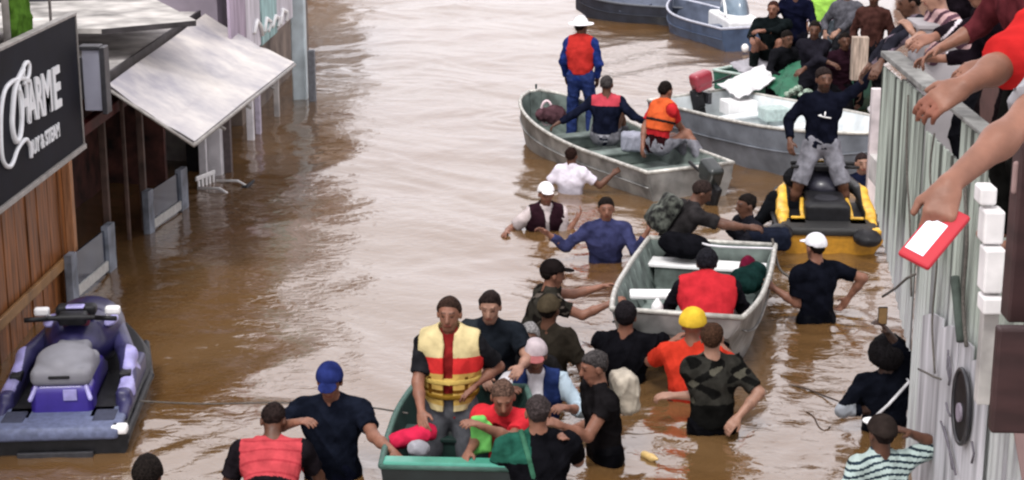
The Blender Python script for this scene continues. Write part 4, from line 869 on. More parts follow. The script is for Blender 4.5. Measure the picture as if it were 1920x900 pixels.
bk = tag(box('brown_wall', (4.4, 6.0, 1.73), (5.2, 7.0, 6.5), M_darkwood), 'dark brown wall behind the people leaning at the right edge', 'wall')
bk2 = tag(box('brown_hoarding', (5.4, 20.0, -1.2), (8.4, 24.0, 5.2), mat('brown_hoarding_paint', (.085, .04, .035), .8, .4, 1.2, .2)), 'brown hoarding behind the crowd at the top right', 'wall')

# ------------------------------------------------------------------ the people
CN = (.022, .022, .03); CHAR = (.05, .05, .055); OLIVE = (.055, .055, .04)
CAMO = [(.06, .06, .045), (.02, .02, .018), (.13, .12, .09)]
def camo(r, f, u): return ((np.sin(r * 31 + u * 17 + 2 * np.sin(u * 23 + f * 11)) + np.sin(u * 37 - f * 29 + r * 9)) > .5).astype(int) + ((np.sin(r * 23 - u * 41 + 1) + np.sin(f * 33 + u * 13)) > 1.1).astype(int)
WADERS = 'people wading in the brown water'; ABOARD = 'people aboard the boats'; LEAN = 'people leaning over the wall'
# -- boat with three men
person('man standing in the skiff in a white sun hat, red life vest and blue clothes', (1090, 34), dep=23.3, a=165 - 150, look=(20, 0), arms=(('o', .06, .12, -.50), ('o', .04, .10, -.50)),
       skin='brown', shirt=dict(col=(.02, .04, .19), sl=1.9), pants=dict(col=(.03, .05, .17)), vest=dict(cols=[(.44, .03, .025)], t=.03, open=False), cap_=dict(type='hat', col=(.85, .85, .87)), sink=-.05, group=ABOARD)
person('man seated in the skiff seen from behind, navy jacket with red shoulders', (1138, 142), dep=22.5, a=10, lean=6, arms=(('p', 1040, 235, .1), ('p', 1218, 232, -.2)), legs=(('o', .12, .42, -.10), ('o', .12, .42, -.10)),
       skin='brown', shirt=dict(cols=[NAVY, (.42, .05, .07), (.30, .30, .33)], sl=1.9, hem=.13, paint=lambda r, f, u: np.where(u > .40, np.where(np.abs(r) < .19, 1, 0), np.where((np.abs(u - .0) < .02) | (np.abs(u + .07) < .012), 2, 0))), pants=dict(col=GREY), hair=((.05, .045, .045), 'short'), wide=1.1, sink=-.05, group=ABOARD)
person("man seated at the skiff's stern in an orange life vest and red shirt", (1250, 153), dep=21.4, a=48, lean=16, twist=10, arms=(('p', 1205, 272, .1), ('p', 1285, 250, .35)), legs=(('p', 1300, 300, .35), ('p', 1318, 300, .1)),
       skin='tan', shirt=dict(cols=[(.42, .02, .025), (.05, .012, .015)], sl=.7, hem=.12, paint=lambda r, f, u: (u < .10).astype(int)), pants=dict(col=(.22, .22, .25)), vest=dict(cols=[(.58, .10, .03)], t=.035, hem=.19, open=False, straps=((.30, (.05, .04, .04)),)), sink=-.05, group=ABOARD)
person('wader in a white shirt seen from behind, chest deep against the side of the skiff', (1072, 276), wl=366, a=22, sc=.9, lean=6, arms=(('p', 1050, 330, .2), ('p', 1150, 326, .1)), poles=(None, (.5, 0, -1)), skin='brown', shirt=dict(col=(.66, .62, .70), sl=.7, hem=.2), pants=dict(col=NAVY), hair=((.02, .01, .008), 'short'), group=WADERS)
# -- waders left of centre boat
person('wading man in a white cap and dark maroon life vest with one arm bent', (1024, 345), wl=437, a=170, lean=4, arms=(('p', 1080, 412, .1), ('p', 948, 437, -.1)), poles=((.3, .2, -1), (.8, 0, -.6)), skin='tan', shirt=dict(col=(.55, .48, .48), sl=.8),
       vest=dict(cols=[(.05, .02, .03)], t=.04, hem=.0, straps=((.12, (.15, .13, .14)),)), cap_=dict(col=(.82, .82, .84)), group=WADERS)
person('wading man in a navy shirt with both arms stretched out toward the boat', (1137, 371), wl=495, a=178, arms=(('p', 1214, 434, -.1), ('p', 1026, 438, 0)), poles=((.5, 0, -1), (.5, 0, -1)), skin='tan', shirt=dict(col=(.045, .05, .125), sl=1.75, hem=.1), pants=dict(col=NAVY), wide=1.12, group=WADERS)
# -- far end of the centre boat
def backpack(E):
    M = np.array([E['TR'], E['TF'], E['S']]); c = E['ch'] - E['TF'] * .21 - E['S'] * .04
    bp_ = sdf_part('backpack', [rbx(c, (.14, .09, .20), .06, M), rbx(c - E['TF'] * .09 - E['S'] * .07, (.10, .05, .10), .04, M)], .011, mat('camouflage_pack', (.06, .066, .055), .9, .8, 14, .4), E['root'], wr=.008)
person('man with a camouflage backpack bending at the far end of the square boat', (1328, 342), dep=16.95, a=72, lean=36, look=(10, 20), arms=(('p', 1392, 425, .15), ('p', 1432, 432, -.15)), legs=(('o', .05, -.1, -.8), ('o', .05, .15, -.8)),
       skin='brown', shirt=dict(col=(.055, .05, .052), sl=.8, hem=.1), pants=dict(col=BLACK), extra=backpack, hair=((.03, .02, .018), 'short'), wide=1.15, group=WADERS)
person('dark haired person in navy behind the square boat beside the yellow jet ski', (1398, 364), dep=17.5, a=250, lean=14, arms=(('p', 1360, 425, -.2), ('p', 1452, 440, 0)), skin='brown', shirt=dict(col=CN, sl=1.9, hem=.2), pants=dict(col=CN), wide=1.1, group=WADERS)
# -- man in red in the centre boat
person('man in a red vest bending forward inside the square boat', (1325, 470), dep=14.72, a=2, lean=48, look=(0, 15), arms=(('o', .15, .30, -.40), ('o', .12, .34, -.36)), legs=(('o', .1, -.1, -.45), ('o', .1, -.1, -.45)),
       skin='dark', shirt=dict(col=(.02, .018, .025), sl=1.8, hem=.1), vest=dict(cols=[(.43, .022, .03)], t=.045, hem=-.10, open=False), pants=dict(col=BLACK), hair=((.012, .012, .016), 'thick'), wide=1.2, group=ABOARD)
person("wader with short black hair and black shirt at the square boat's near left", (1174, 568), wl=722, a=8, lean=4, arms=(('p', 1180, 620, .35), ('p', 1262, 612, .5)), skin='tan', shirt=dict(cols=[BLACK, (.16, .012, .02)], sl=.75, hem=.03, paint=lambda r, f, u: ((u < .09) & (r > .15)).astype(int)), pants=dict(col=(.10, .05, .045)), wide=1.2, hair=((.012, .01, .012), 'thick'), group=WADERS)
person('wader in an orange red shirt wearing a bright yellow helmet', (1300, 584), wl=800, dep=13.75, a=10, lean=18, arms=(('p', 1262, 640, .35), ('p', 1345, 640, .35)), skin='tan', shirt=dict(col=(.48, .035, .018), sl=.8, hem=.14), pants=dict(col=BLACK), cap_=dict(type='helmet', col=(.64, .42, .04), back=1), hair=None, wide=1.12, group=WADERS)
person('brown haired wader in a dark camouflage shirt and black shorts holding the boat', (1336, 606), wl=828, a=-12, lean=8, look=(10, 0), arms=(('p', 1262, 742, .2), ('p', 1384, 782, -.05)), poles=((1, -.2, -.4), None), skin='light', shirt=dict(cols=[fab and (.06, .058, .05), (.015, .015, .014), (.095, .09, .07)], sl=.85, hem=.0, paint=lambda r, f, u: np.where(u < .18, 1, camo(r, f, u))), pants=dict(col=BLACK), hair=((.05, .025, .015), 'short'), group=WADERS)
person('wader in a black shirt and white cap pulling the boat from the right', (1528, 440), wl=612, a=-28, lean=6, look=(0, 5), arms=(('p', 1450, 540, .1), ('p', 1590, 560, .2)), poles=((.3, -.3, -1), None), skin='tan', shirt=dict(col=(.012, .014, .024), sl=.75, hem=.22), pants=dict(col=(.012, .014, .022)), cap_=dict(col=(.72, .72, .76)), wide=1.15, group=WADERS)
# -- left of the centre boat
person('man in a black cap and camouflage shirt pushing the boat with both hands', (1040, 490), wl=652, a=75, lean=22, arms=(('p', 1150, 536, .25), ('p', 1142, 570, -.1)), poles=((0, 0, -1), (0, -.2, -1)), skin='tan', shirt=dict(cols=[(.06, .055, .045), (.02, .017, .015), (.12, .10, .085)], sl=.6, paint=camo), pants=dict(col=OLIVE), cap_=dict(col=(.02, .015, .015)), wide=1.05, group=WADERS)
person('person in an olive shirt and brown cap seen from behind in the crowd', (1030, 556), wl=712, a=20, lean=4, arms=(('o', .08, .15, -.40), ('o', .08, .2, -.40)), skin='brown', shirt=dict(col=(.050, .042, .032), sl=.8), pants=dict(col=OLIVE), cap_=dict(col=(.07, .055, .035), back=1), group=WADERS)
person('grey haired person half hidden behind the man in the blue vest', (992, 608), wl=762, a=190, arms=(('o', .05, .1, -.4), ('o', .05, .1, -.4)), skin='brown', shirt=dict(col=(.03, .028, .03), sl=.8), hair=((.23, .22, .22), 'short'), sc=.97, group=WADERS)
person('older man in a navy waistcoat over a white shirt and a pale cap', (1004, 643), dep=13.1, a=178, lean=6, look=(0, 10), arms=(('p', 1062, 765, -.1), ('p', 945, 735, -.2)), skin='tan', shirt=dict(cols=[(.66, .64, .68), (.40, .50, .58)], sl=1.5, paint=lambda r, f, u: (r < -.17).astype(int)),
       vest=dict(cols=[(.02, .035, .12)], t=.028, hem=-.02, gap=.06, waist=True), cap_=dict(col=(.42, .36, .38), brim=(.30, .10, .10)), hair=((.3, .3, .3), 'short'), wide=1.12, group=WADERS)
# -- people in the green boat
YV = [(.50, .33, .09), (.52, .03, .03), (.16, .07, .01), (.54, .45, .24)]
def vest_paint(r, f, u):
    m = np.zeros(len(u), int); m[u > .40] = 3; m[(u > .28) & (u <= .40)] = 1; m[(np.abs(u - .15) < .012) | ((np.abs(np.abs(r) - .13) < .012) & (u < .26) & (u > .1))] = 2; m[u < .05] = 3; return m
person('man in a yellow and red life vest and grey trousers in the teal boat', (842, 558), dep=12.15, a=182, look=(4, 2), arms=(('p', 888, 722, .1), ('p', 790, 772, -.15)), legs=(('o', .07, -.30, -.44, (0, 1, -.2)), ('o', .07, -.30, -.44, (0, 1, -.2))), skin='tan',
       shirt=dict(cols=[(.03, .03, .035), (.25, .02, .02)], sl=.8, hem=.12, paint=lambda r, f, u: ((np.abs(r) < .09) & (f > 0)).astype(int)), pants=dict(col=(.11, .115, .13)), vest=dict(cols=YV, t=.05, hem=.0, gap=.035, paint=vest_paint, straps=((.11, (.25, .14, .02)), (.22, (.5, .36, .1)))), hair=((.035, .02, .015), 'short'), sc=1.02, wide=1.0, group=ABOARD)
person('young man in a black T-shirt behind the man in the yellow life vest', (918, 550), dep=13.15, a=186, lean=14, look=(0, 8), arms=(('p', 975, 690, -.3), ('p', 915, 735, -.35)), skin='light', shirt=dict(cols=[(.022, .028, .038), (.045, .055, .065)], sl=.75, paint=lambda r, f, u: (r > .1).astype(int)), pants=dict(col=BLACK), hair=((.02, .013, .012), 'short'), wide=1.12, group=WADERS)
person('balding person in a red shirt leaning over the teal boat', (944, 722), dep=11.85, a=195, lean=34, look=(-20, 12), arms=(('p', 905, 800, -.2), ('p', 872, 868, -.35)), poles=(None, (-1, -.2, .5)), skin='tan', shirt=dict(col=(.50, .025, .035), sl=.75, hem=.1), pants=dict(col=BLACK), hair=((.10, .06, .045), 'thin'), group=ABOARD)
# -- bottom foreground
def shoulder_band(E):
    a_ = E['nb'] - E['TR'] * .02 + E['TF'] * .09; E['cloth']('shoulder_stripe', [(p, k, ()) for p, k in E['torso'][1:]], .018, fab((.05, .16, .10)), clips=((E['ch'] - E['TR'] * .05, nrm(E['TR'] * .9 + E['S'] * .2)), (E['ch'] - E['TR'] * .085, nrm(-E['TR'] * .9 - E['S'] * .2))), wr=.002)
person('dark haired man in black with a green shoulder stripe, seen from behind', (1008, 742), dep=11.45, a=-8, lean=12, arms=(('p', 962, 842, .2), ('p', 1068, 830, .1)), skin='tan', shirt=dict(cols=[BLACK, (.02, .10, .07)], sl=.75, paint=lambda r, f, u: ((r < -.06) & (u > .35)).astype(int)), pants=dict(col=BLACK), hair=((.045, .035, .035), 'short'), wide=1.3, extra=shoulder_band, group=WADERS)
def shoulder_bag(E):
    M = np.array([E['TR'], E['TF'], E['S']]); c = E['ch'] - E['TF'] * .20 + E['TR'] * .02 + E['S'] * .08
    sdf_part('khaki_bag', [rbx(c, (.13, .09, .16), .06, M), rbx(c - E['TF'] * .06 + E['S'] * .05, (.09, .05, .06), .03, M)], .010, mat('khaki_canvas', (.36, .32, .26), .9, .2, 14, .3), E['root'], wr=.01)
person('man in a sleeveless black shirt with a khaki bag on his back reaching left', (1108, 660), wl=880, a=252, lean=8, look=(0, 10), arms=(('p', 1052, 798, -.25), ('p', 1066, 806, .2)), poles=((0, -.4, -1), (0, -.4, -1)), skin='tan', shirt=dict(col=(.02, .018, .02), sl=.45, hem=.12), pants=dict(col=BLACK), hair=((.05, .045, .045), 'short'), extra=shoulder_bag, wide=1.05, group=WADERS)
person('man in a blue cap and navy T-shirt with one hand on the teal boat', (616, 690), wl=918, a=180, look=(0, 18), arms=(('p', 738, 848, -.25), ('p', 556, 792, -.2)), poles=((.8, 0, -.5), (.9, 0, -.4)), skin='tan', shirt=dict(col=(.017, .022, .040), sl=.7, hem=.2), pants=dict(col=NAVY), cap_=dict(col=(.02, .03, .13)), wide=1.22, sc=1.03, group=WADERS)
person('man in a coral red shirt bending forward with black trousers at the bottom', (513, 758), dep=11.9, a=-4, lean=52, look=(0, 20), arms=(('o', .10, .05, -.50), ('o', .10, .30, -.42)), skin='brown', shirt=dict(cols=[(.42, .055, .065), (.025, .02, .025), (.32, .035, .045)], sl=.7, hem=.05, paint=lambda r, f, u: np.where((np.abs(r) > .21) | (u < .17), 1, np.where(np.sin(u * 70) > .85, 2, 0))), pants=dict(col=BLACK), hair=((.02, .012, .012), 'short'), wide=1.22, lift=0, group=WADERS)
person('dark haired person at the bottom edge left of the coral red shirt', (276, 858), dep=11.0, a=10, skin='brown', shirt=dict(col=(.10, .03, .03), sl=.7), hair=((.012, .009, .009), 'thick'), group=WADERS)
# -- right side by the wall
def sling(E):
    a_ = E['nb'] + E['TR'] * .15 + E['S'] * .02 - E['TF'] * .13; c = E['wa'] - E['TR'] * .15 - E['TF'] * .13
    tube('sling_strap', [E['nb'] + E['TR'] * .13 + E['S'] * .04, a_, (a_ + c) / 2 - E['TF'] * .035, c], .012, fab((.6, .6, .62)), E['root'])
P_ = D(1655, 592, 12.75)
ph = thing('phone', 'small dark phone held up above the curly haired person by the wall', 'phone', tuple(P_)); obox('case', P_, .035, .006, .07, M_black, ph, bevel=.004); obox('screen', P_ + Vector((0, -.0075, 0)), .030, .001, .062, mat('amber_screen', (.20, .12, .05), .3), ph, bevel=0)
person('person with big round black hair and a white diagonal strap beside the wall', (1666, 640), dep=13.0, a=2, arms=(('p', 1632, 770, .1), ('p', 1660, 612, -.2)), poles=(None, (.8, .4, -1)), skin='dark', shirt=dict(cols=[(.010, .012, .020), (.25, .27, .30)], sl=1.6, hem=.2, paint=lambda r, f, u: ((r < -.24) & (u < .34)).astype(int)), pants=dict(col=BLACK), hair=((.008, .007, .008), 'afro'), wide=.98, extra=sling, group=WADERS)
person('man in a white brimmed dark cap and mint striped shirt beside the wall', (1654, 782), dep=11.35, a=-20, lean=3, arms=(('o', .05, .1, -.4), ('p', 1706, 812, .1)), poles=(None, (.5, 0, -1)), skin='brown', shirt=dict(cols=[(.42, .52, .50), (.03, .05, .07)], sl=.8, paint=lambda r, f, u: ((np.sin(u * 150 + np.abs(r) * 30) > .35) & (u > .25)).astype(int)), pants=dict(col=BLACK), cap_=dict(col=(.06, .045, .04), brim=(.7, .7, .7)), hair=((.02, .015, .015), 'short'), group=WADERS)
def logo(E):
    for pts in ([(-.07, .26), (0, .27), (.07, .29)], [(0, .27), (-.005, .33)], [(.03, .275), (.05, .30)]):
        tube('print', [E['P'] + E['TR'] * x + E['S'] * (u + .05) + E['TF'] * .158 for x, u in pts], .008, M_white, E['root'], n=5)
person('man in black shirt and grey trousers standing astride the yellow jet ski, arm raised', (1546, 128), dep=18.55, a=180, look=(-8, -2), arms=(('p', 1650, 112, -.1), ('o', .16, .10, -.42)), poles=((.3, -.2, -1), None), legs=(('o', .22, .0, -.78), ('o', .22, .0, -.78)), skin='brown',
       shirt=dict(col=(.012, .014, .028), sl=1.85, hem=.05), pants=dict(col=(.22, .22, .25), len=.92), hair=((.02, .015, .015), 'short'), beard=True, extra=logo, wide=1.05, sc=1.04, sink=-.1, group=ABOARD)
person('person in navy with a pale face behind the yellow jet ski against the wall', (1618, 288), dep=20.2, a=176, skin='light', shirt=dict(col=(.015, .02, .05), sl=1.8), pants=dict(col=NAVY), hair=((.03, .02, .02), 'short'), lift=.0, group=WADERS)
person('person in black crouching at the left side of the yellow jet ski', (1486, 318), dep=18.9, a=20, lean=18, arms=(('p', 1462, 398, .2), ('p', 1510, 380, .2)), skin='brown', shirt=dict(col=(.014, .016, .02), sl=1.8, hem=.1), pants=dict(col=BLACK), hair=((.01, .01, .012), 'thick'), wide=1.1, group=WADERS)
# -- crowd at the top right
person('seated person in a black jacket by the white cabin boat', (1450, 2), dep=25.2, a=200, lean=8, arms=(('p', 1420, 60, -.3), ('p', 1410, 75, -.2)), legs=(('o', .1, .42, -.15), ('o', .1, .42, -.15)), skin='tan', shirt=dict(col=(.014, .02, .022), sl=1.8, hem=.12), pants=dict(col=(.016, .022, .022)), hair=((.05, .02, .015), 'short'), wide=1.3, group=ABOARD)
person('person in a navy jacket standing with back turned near the top edge', (1494, -34), dep=25.6, a=10, arms=(('p', 1462, 60, .1), ('p', 1525, 75, .0)), skin='brown', shirt=dict(col=(.012, .014, .04), sl=1.9, hem=.12), pants=dict(col=(.02, .02, .035)), wide=1.1, group=ABOARD)
person('person in dark clothes bending behind the man in black', (1528, 40), dep=23.5, a=190, lean=20, arms=(('p', 1496, 140, -.1), ('p', 1560, 120, -.1)), skin='brown', shirt=dict(col=(.03, .028, .04), sl=1.8, hem=.1), pants=dict(col=(.02, .02, .03)), group=ABOARD)
person('person in a fluorescent green vest at the top edge', (1548, -52), dep=27.0, a=184, skin='tan', shirt=dict(col=(.30, .24, .30), sl=1.8), vest=dict(cols=[(.40, .75, .12)], t=.03, open=False), pants=dict(col=(.09, .11, .13)), group=ABOARD)
person('person in grey with a pale strap right of the fluorescent vest', (1590, -30), dep=25.8, a=200, arms=(('p', 1570, 60, -.1), ('o', .1, .2, -.4)), skin='light', shirt=dict(col=(.12, .12, .14), sl=1.8, hem=.12), pants=dict(col=(.05, .05, .06)), group=ABOARD)
person('person in dark blue aboard the navy boat at the top', (1315, -30), dep=38.2, a=170, legs=(('o', .1, .4, -.1), ('o', .1, .4, -.1)), skin='brown', shirt=dict(col=(.03, .035, .09), sl=1.8, hem=.12), pants=dict(col=(.015, .015, .03)), group=ABOARD)
person('person in deep blue between the navy boat and the cabin boat', (1362, -34), dep=37.2, a=190, skin='brown', shirt=dict(col=(.03, .04, .13), sl=1.8, hem=.15), pants=dict(col=(.02, .025, .08)), group=ABOARD)
# -- people leaning over the wall
person('person in a dark grey top leaning over the far end of the wall', (1700, -22), dep=14.35, a=266, lean=42, arms=(('p', 1650, 120, -.1), ('p', 1612, 142, .4)), poles=((.6, -.2, .4), (.6, -.2, .4)), skin='brown', shirt=dict(cols=[(.035, .035, .05), (.22, .17, .21)], sl=1.85, hem=.1, paint=lambda r, f, u: (np.sin(u * 40 + r * 25) > .75).astype(int)), pants=dict(col=BLACK), h=.011, group=LEAN)
person('person in a patterned blouse leaning on the wall beside the grey pillar', (1750, -40), dep=12.9, a=262, lean=34, arms=(('p', 1712, 60, .1), ('p', 1700, 88, -.3)), skin='light', shirt=dict(cols=[(.40, .26, .26), (.10, .05, .07)], sl=1.2, hem=.1, paint=lambda r, f, u: (np.sin(u * 60 + r * 45) > .2).astype(int)), pants=dict(col=BLACK), h=.010, group=LEAN)
person('person in a black striped top resting a grey sleeved arm on the wall', (1836, -60), dep=10.6, a=268, lean=36, arms=(('p', 1712, 78, -.35), ('p', 1760, 110, .5)), poles=((.8, 0, .2), (.2, 0, -1)), skin='tan', shirt=dict(cols=[(.018, .012, .018), (.38, .36, .40), (.5, .45, .48)], sl=1.8, hem=.1, paint=lambda r, f, u: np.where((f > .10) & (np.abs(np.sin(u * 22)) > .985), 2, 0)), pants=dict(col=(.02, .014, .016)), h=.0095, wide=1.15, group=LEAN)
person('person in a brown jacket standing right of the fluorescent vest near the beige stake', (1640, -20), dep=24.2, a=205, skin='brown', shirt=dict(col=(.07, .03, .025), sl=1.8, hem=.15), pants=dict(col=(.02, .02, .025)), group=ABOARD)
person('person in a dark maroon top near the green boat rim and the wall', (1585, 62), dep=23.9, a=170, lean=14, skin='brown', shirt=dict(col=(.045, .018, .03), sl=1.8, hem=.15), pants=dict(col=(.02, .02, .025)), group=ABOARD)
person('crouching person in charcoal between the seated black jacket and the green tarp', (1478, 58), dep=24.6, a=150, lean=24, arms=(('o', .05, .3, -.3), ('o', .05, .3, -.3)), skin='brown', shirt=dict(col=(.02, .02, .026), sl=1.8, hem=.15), pants=dict(col=(.02, .02, .025)), group=ABOARD)
person('person in a black hooded top behind the one leaning over the wall', (1800, -95), dep=13.4, a=250, lean=20, skin='brown', shirt=dict(col=(.02, .014, .02), sl=1.8, hem=.15), pants=dict(col=(.02, .014, .016)), h=.012, group=LEAN)
person('person in a maroon top behind the red sleeved arm at the right edge', (1905, -150), dep=8.6, a=262, lean=18, arms=(('o', .1, .3, -.35), ('o', .1, .3, -.35)), skin='tan', shirt=dict(col=(.10, .02, .025), sl=1.4, hem=.15), pants=dict(col=(.012, .012, .014)), h=.010, group=LEAN)
# -- two close people reaching in from the right edge: whole figures, mostly outside the frame
def near_person(label, shoulder, elbow, wrist, fing, palm, skin, sleeve_col, side, curl, sleeve, far_arm, thumb_k=1.0, rs=(.058, .047, .046, .029), hsc=.9):
    S0, E0, W0 = A(shoulder), A(elbow), A(wrist); root = thing('person', label, 'person', (S0[0] + .25, S0[1] + .1, 3.22), 0, LEAN)
    U = A((0, 0, 1)); ax = A((.97, .22, 0)); nb = S0 + ax * .19 + U * .06; P = nb + A((.26, .05, -.46)); FD = A((-.95, -.1, -.3)); h = .0065
    tor = [(cap(S0 + ax * .03, S0 + ax * .33, .068), .05), (cap(nb - U * .08, P, .13, .14), .06), (cap(nb - U * .16 - ax * .06, nb - U * .16 + ax * .07, .12), .06)]
    arm = [(cap(S0, E0, rs[0], rs[1]), .03), (cap(E0, E0 * .6 + W0 * .4, rs[1] - .002, rs[2]), .03), (cap(E0 * .6 + W0 * .4, W0, rs[2], rs[3]), .03)]
    hd = hand_prims(W0, nrm(fing), nrm(palm), side, curl, hsc)
    hc = nb + U * .17 + A((-.10, -.02, 0)); hm = [(ell(hc, (.095, .078, .115)), .02), (cap(nb, hc - U * .06, .056), .03), (cap(hc + A((-.09, 0, 0)), hc + A((-.105, 0, -.03)), .013), .01)]
    lg = []
    for s_ in (-1, 1):
        hp = P + ax * .09 * s_; lg += [(cap(hp, hp - U * .42, .085, .06), .04), (cap(hp - U * .42, A((hp[0], hp[1], 3.28)), .055, .04), .03), (cap(A((hp[0], hp[1], 3.27)), A((hp[0] - .15, hp[1], 3.26)), .04, .035), .02)]
    F2 = [(cap(S0 + ax * .36, A(far_arm), .055, .04), .04)]
    allp = tor + arm + hd + hm + lg + F2
    # fine voxels for the arm in view, coarse grid is avoided by modelling everything on one 6.5 mm grid
    lo = np.min([pbounds(p)[0] for p, k in allp], 0) - .02; hi = np.max([pbounds(p)[1] for p, k in allp], 0) + .02
    X = Vox(lo, hi, h)
    for p, k in allp: X.add(p, k=k)
    v, f = X.mesh(); o = emit('body', v, f, skinm(skin), root, smooth=True)
    at = o.data.color_attributes.new('tint', 'FLOAT_COLOR', 'POINT'); t = np.ones((len(v), 4), np.float32)
    dk = np.linalg.norm(v - (W0 + nrm(fing) * .13), axis=1) < .05; t[dk, :3] = (1.0, .82, .80); at.data.foreach_set('color', t.ravel())
    dd = nrm(E0 - S0); d2 = nrm(W0 - E0); Lh = 1 if sleeve <= 1 else 2
    pr = [(p, k, ()) for p, k in tor] + [(F2[0][0], .04, ())]
    if sleeve <= 1: c = S0 + (E0 - S0) * sleeve; pr.append((cap(S0, E0, rs[0] + .012, rs[1] + .016), .04, ((c, dd),)))
    else: c = E0 + (W0 - E0) * (sleeve - 1); pr += [(cap(S0, E0, rs[0] + .008, rs[1] + .014), .04, ()), (cap(E0, W0, rs[1] + .016, rs[2] + .018), .03, ((c, d2),))]
    lo = np.min([pbounds(p)[0] for p, k, _ in pr], 0) - .04; hi = np.max([pbounds(p)[1] for p, k, _ in pr], 0) + .04; X = Vox(lo, hi, .009)
    for p, k, c_ in pr: X.add(p, k=k, dil=.014, clips=c_)
    v, f = X.mesh(); v = wrinkle(v, f, .006, seed=3); emit('shirt', v, f, fab(sleeve_col), root, smooth=True)
    sdf_part('hair', [(ell(hc + U * .02 + A((.02, 0, 0)), (.105, .092, .112)), {}), (cap(hc + A((-.12, -.1, -.05)), hc + A((-.12, .1, -.05)), .07), dict(sub=True))], .012, mat('hair_dark', (.015, .01, .01), .6, .3, 60, .5), root)
    sdf_part('trousers', [(cap(P, P + U * .06, .135, .13), {})] + [(cap(P + ax * .09 * s_, P + ax * .09 * s_ - U * .42, .10, .075), {}) for s_ in (-1, 1)] + [(cap(P + ax * .09 * s_ - U * .42, P + ax * .09 * s_ - U * .72, .075, .06), {}) for s_ in (-1, 1)], .014, fab((.02, .02, .03)), root, wr=.005)
    return root, W0
dz = 4.25
near_person('person in a bright red shirt reaching a bare forearm in from the right edge', D(2035, -40, 4.6), D(1898, 112, 4.35), D(1806, 162, dz), D(1758, 190, dz) - D(1806, 162, dz), (.1, .75, -.7), 'tan', (.46, .02, .02), -1, .38, 1.15, D(2110, 160, 4.4), rs=(.050, .038, .036, .025), hsc=.86)
print('near1 ok')
w2 = D(1778, 348, 3.75); root2, _ = near_person('person with a light grey sleeve reaching down from the right edge holding a phone', D(2040, 95, 4.1), D(1935, 212, 3.9), w2, D(1762, 400, 3.72) - w2, (.2, .9, -.3), 'tan', (.30, .30, .32), -1, .75, .96, D(2150, 330, 3.9), rs=(.052, .040, .037, .024))
# phone in a red case
c = [D(x, y, d) for x, y, d in ((1702, 482, 3.70), (1752, 508, 3.66), (1800, 398, 3.72), (1752, 385, 3.76))]
ce = (c[0] + c[1] + c[2] + c[3]) / 4; uX = (c[1] - c[0]).normalized(); uY = ((c[2] + c[3]) / 2 - (c[0] + c[1]) / 2); uY = (uY - uX * uY.dot(uX)).normalized(); uZ = uX.cross(uY)
Mp = Matrix((uX, uY, uZ)).transposed(); hw, hl_ = .040, .080
ph = thing('phone', 'smartphone in a red case with a white lit screen held over the wall', 'phone', tuple(ce))
obox('case', ce, hw, hl_, .008, mat('red_phone_case', (.38, .010, .022), .4, .05, 10, .0), ph, M=Mp, bevel=.006)
scm = bpy.data.materials.new('lit_phone_screen'); scm.use_nodes = True; sb = scm.node_tree.nodes['Principled BSDF']; sb.inputs['Base Color'].default_value = (.7, .75, .85, 1); sb.inputs['Emission Color'].default_value = (.8, .87, 1, 1); sb.inputs['Emission Strength'].default_value = .25
obox('screen', ce + uZ * .0095 - uX * .009 - uY * .014, hw - .017, hl_ - .034, .001, scm, ph, M=Mp, bevel=0)
for i in range(3): obox('camera_lens', ce - uZ * .009 + uX * .018 + uY * (.05 - .018 * i), .006, .006, .002, M_black, ph, M=Mp, bevel=.001)
# observation deck carrying the close people and the photographer
tag(box('upper_deck', (-2.5, -3, 3.0), (4.6, 2.2, 3.2), m_con), kind='structure'); tag(box('upper_deck', (1.55, 2.21, 3.0), (4.6, 5.4, 3.21), m_con), kind='structure')
# ropes
def rope(pts, r, label, m=None):
    P = [A(p) for p in smooth_pts([tuple(A(q)) for q in pts], 5)]; tag(tube('rope', P, r, m or M_rope, n=6), label, 'rope')
rope([W(262, 752, .30), W(380, 757, .22), W(520, 755, .20), W(660, 760, .25), W(765, 775, .36)], .007, 'thin dark rope stretched from the purple jet ski to the teal boat')
rope([D(1448, 448, 16.6), D(1460, 500, 16.4), D(1478, 518, 16.0), D(1498, 535, 15.7)], .012, 'mooring rope hanging from the square boat to the wader in the white cap')
rope([D(1290, 440, 16.9), D(1330, 460, 16.4), D(1450, 466, 16.3)], .012, 'pale rope lying along the far end of the square boat', m_wp)
# cargo in the boats
def item(name, x, y, d, prims, m, label, cat, wr=.01, h=.012):
    P = D(x, y, d); tag(sdf_part(name, prims(A(P)), h, m, None, wr=wr, k=.03), label, cat)
item('dark_bag', 1400, 525, 15.9, lambda p: [ell(p, (.16, .22, .12)), ell(p + A((.1, .12, .05)), (.1, .12, .1))], fab((.015, .05, .045)), 'dark green bag lying in the square boat right of the man in red', 'bag')
item('maroon_bag', 1402, 512, 16.1, lambda p: [ell(p + A((0, 0, .05)), (.09, .1, .13))], fab((.13, .01, .03)), 'maroon bag beside the dark green one in the square boat', 'bag')
item('white_jug', 1232, 588, 14.6, lambda p: [cap(p + A((0, 0, -.05)), p + A((0, 0, .06)), .065, .05), cap(p + A((0, 0, .06)), p + A((0, 0, .12)), .03, .02)], M_white, 'white plastic jug at the near end of the square boat', 'jug', 0)
item('white_box', 1383, 580, 14.9, lambda p: [rbx(p, (.10, .08, .05), .015)], M_white, 'small white box in the near right corner of the square boat', 'box', 0)
item('black_bag', 1288, 462, 16.6, lambda p: [ell(p, (.24, .2, .12)), ell(p + A((-.14, .0, .05)), (.14, .14, .1))], fab((.014, .014, .018)), 'black bag on the far seat of the square boat', 'bag')
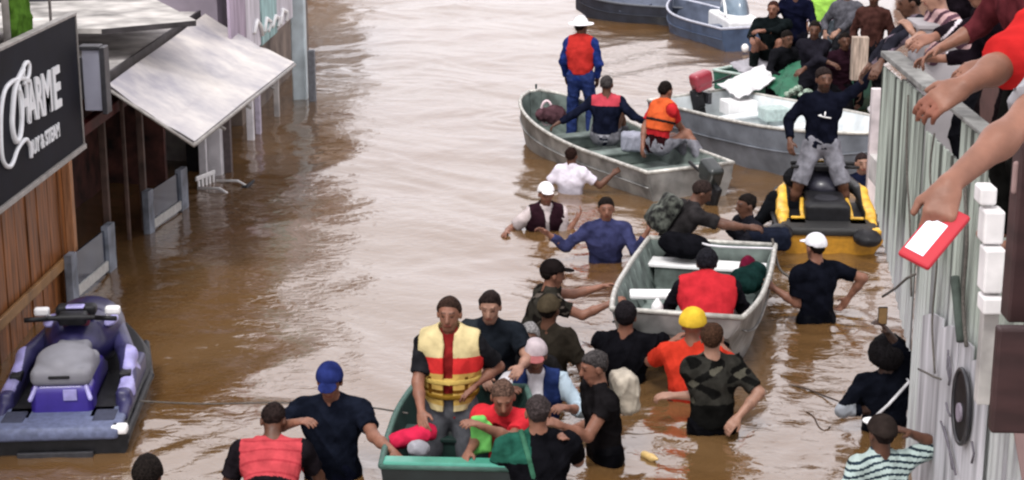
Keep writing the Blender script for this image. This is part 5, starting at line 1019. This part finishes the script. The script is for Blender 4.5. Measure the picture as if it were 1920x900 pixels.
item('red_bag', 765, 822, 12.0, lambda p: [cap(p + A((-.10, 0, -.03)), p + A((.13, .0, .05)), .065, .075)], fab((.50, .02, .06)), 'red bag held at the edge of the teal boat', 'bag')
item('clear_bag', 785, 842, 11.9, lambda p: [ell(p, (.08, .07, .07))], fab((.30, .30, .33)), 'pale grey bag in the teal boat below the red bag', 'bag')
item('green_vest', 897, 815, 11.75, lambda p: [rbx(p, (.06, .04, .14), .03), rbx(p + A((.07, 0, -.02)), (.03, .05, .1), .02)], fab((.16, .50, .12)), 'bright green vest held in the teal boat beside the grey trousers', 'vest')
item('pink_bag', 1040, 215, 23.2, lambda p: [ell(p, (.16, .12, .14)), ell(p + A((-.15, .1, -.02)), (.12, .12, .1))], fab((.10, .05, .06)), 'dark pink bag in the bow half of the skiff', 'bag')
P = A(D(1025, 212, 23.3)); tag(tube('looped_strap', [P + A((.13 * math.cos(t) * .6, .0, .17 * math.sin(t))) for t in np.linspace(0, 2 * math.pi, 18, endpoint=False)], .018, fab((.70, .55, .58)), closed=True), 'pale pink looped strap hanging on the side of the skiff', 'strap')
item('dark_can', 1012, 176, 24.3, lambda p: [ell(p, (.13, .1, .05)), cap(p + A((-.05, 0, 0)), p + A((-.05, 0, .13)), .018)], fab((.01, .05, .045)), 'dark green anchor bundle on the bow of the skiff', 'anchor')
item('grey_sack', 1185, 265, 22.0, lambda p: [rbx(p, (.14, .14, .12), .05), rbx(p + A((.2, -.1, -.03)), (.10, .12, .1), .04)], fab((.30, .31, .37)), 'grey sack between the two seated men in the skiff', 'sack')
item('folded_cap_bag', 1440, 448, 17.4, lambda p: [rbx(p, (.22, .16, .10), .05)], fab((.02, .025, .045)), 'navy bag left of the yellow jet ski', 'bag')
item('jet_ski_cover', 1462, 436, 17.9, lambda p: [ell(p, (.14, .2, .09))], M_black, 'black fender at the left rear of the yellow jet ski', 'fender', .004)
item('jet_ski_cover', 1626, 446, 17.9, lambda p: [ell(p, (.15, .2, .09))], M_black, 'black fender at the right rear of the yellow jet ski', 'fender', .004)
item('white_board', 1224, 552, 15.35, lambda p: [rbx(p, (.21, .10, .025), .015)], M_white, 'white seat board on the left side of the square boat', 'board', 0)
for pts, rr_, lb in (([(1512, 772), (1526, 782), (1535, 800), (1548, 808), (1556, 800)], .006, 'dark curled twig floating in open water left of the wall'), ([(1478, 722), (1510, 728), (1545, 742), (1572, 752)], .007, 'long dark stick floating below the wader in the white cap')):
    tag(tube('floating_twig', smooth_pts([tuple(W(x, y, .015)) for x, y in pts], 4), rr_, mat('wet_bark', (.05, .03, .02), .7, .3, 20, .4)), lb, 'twig')
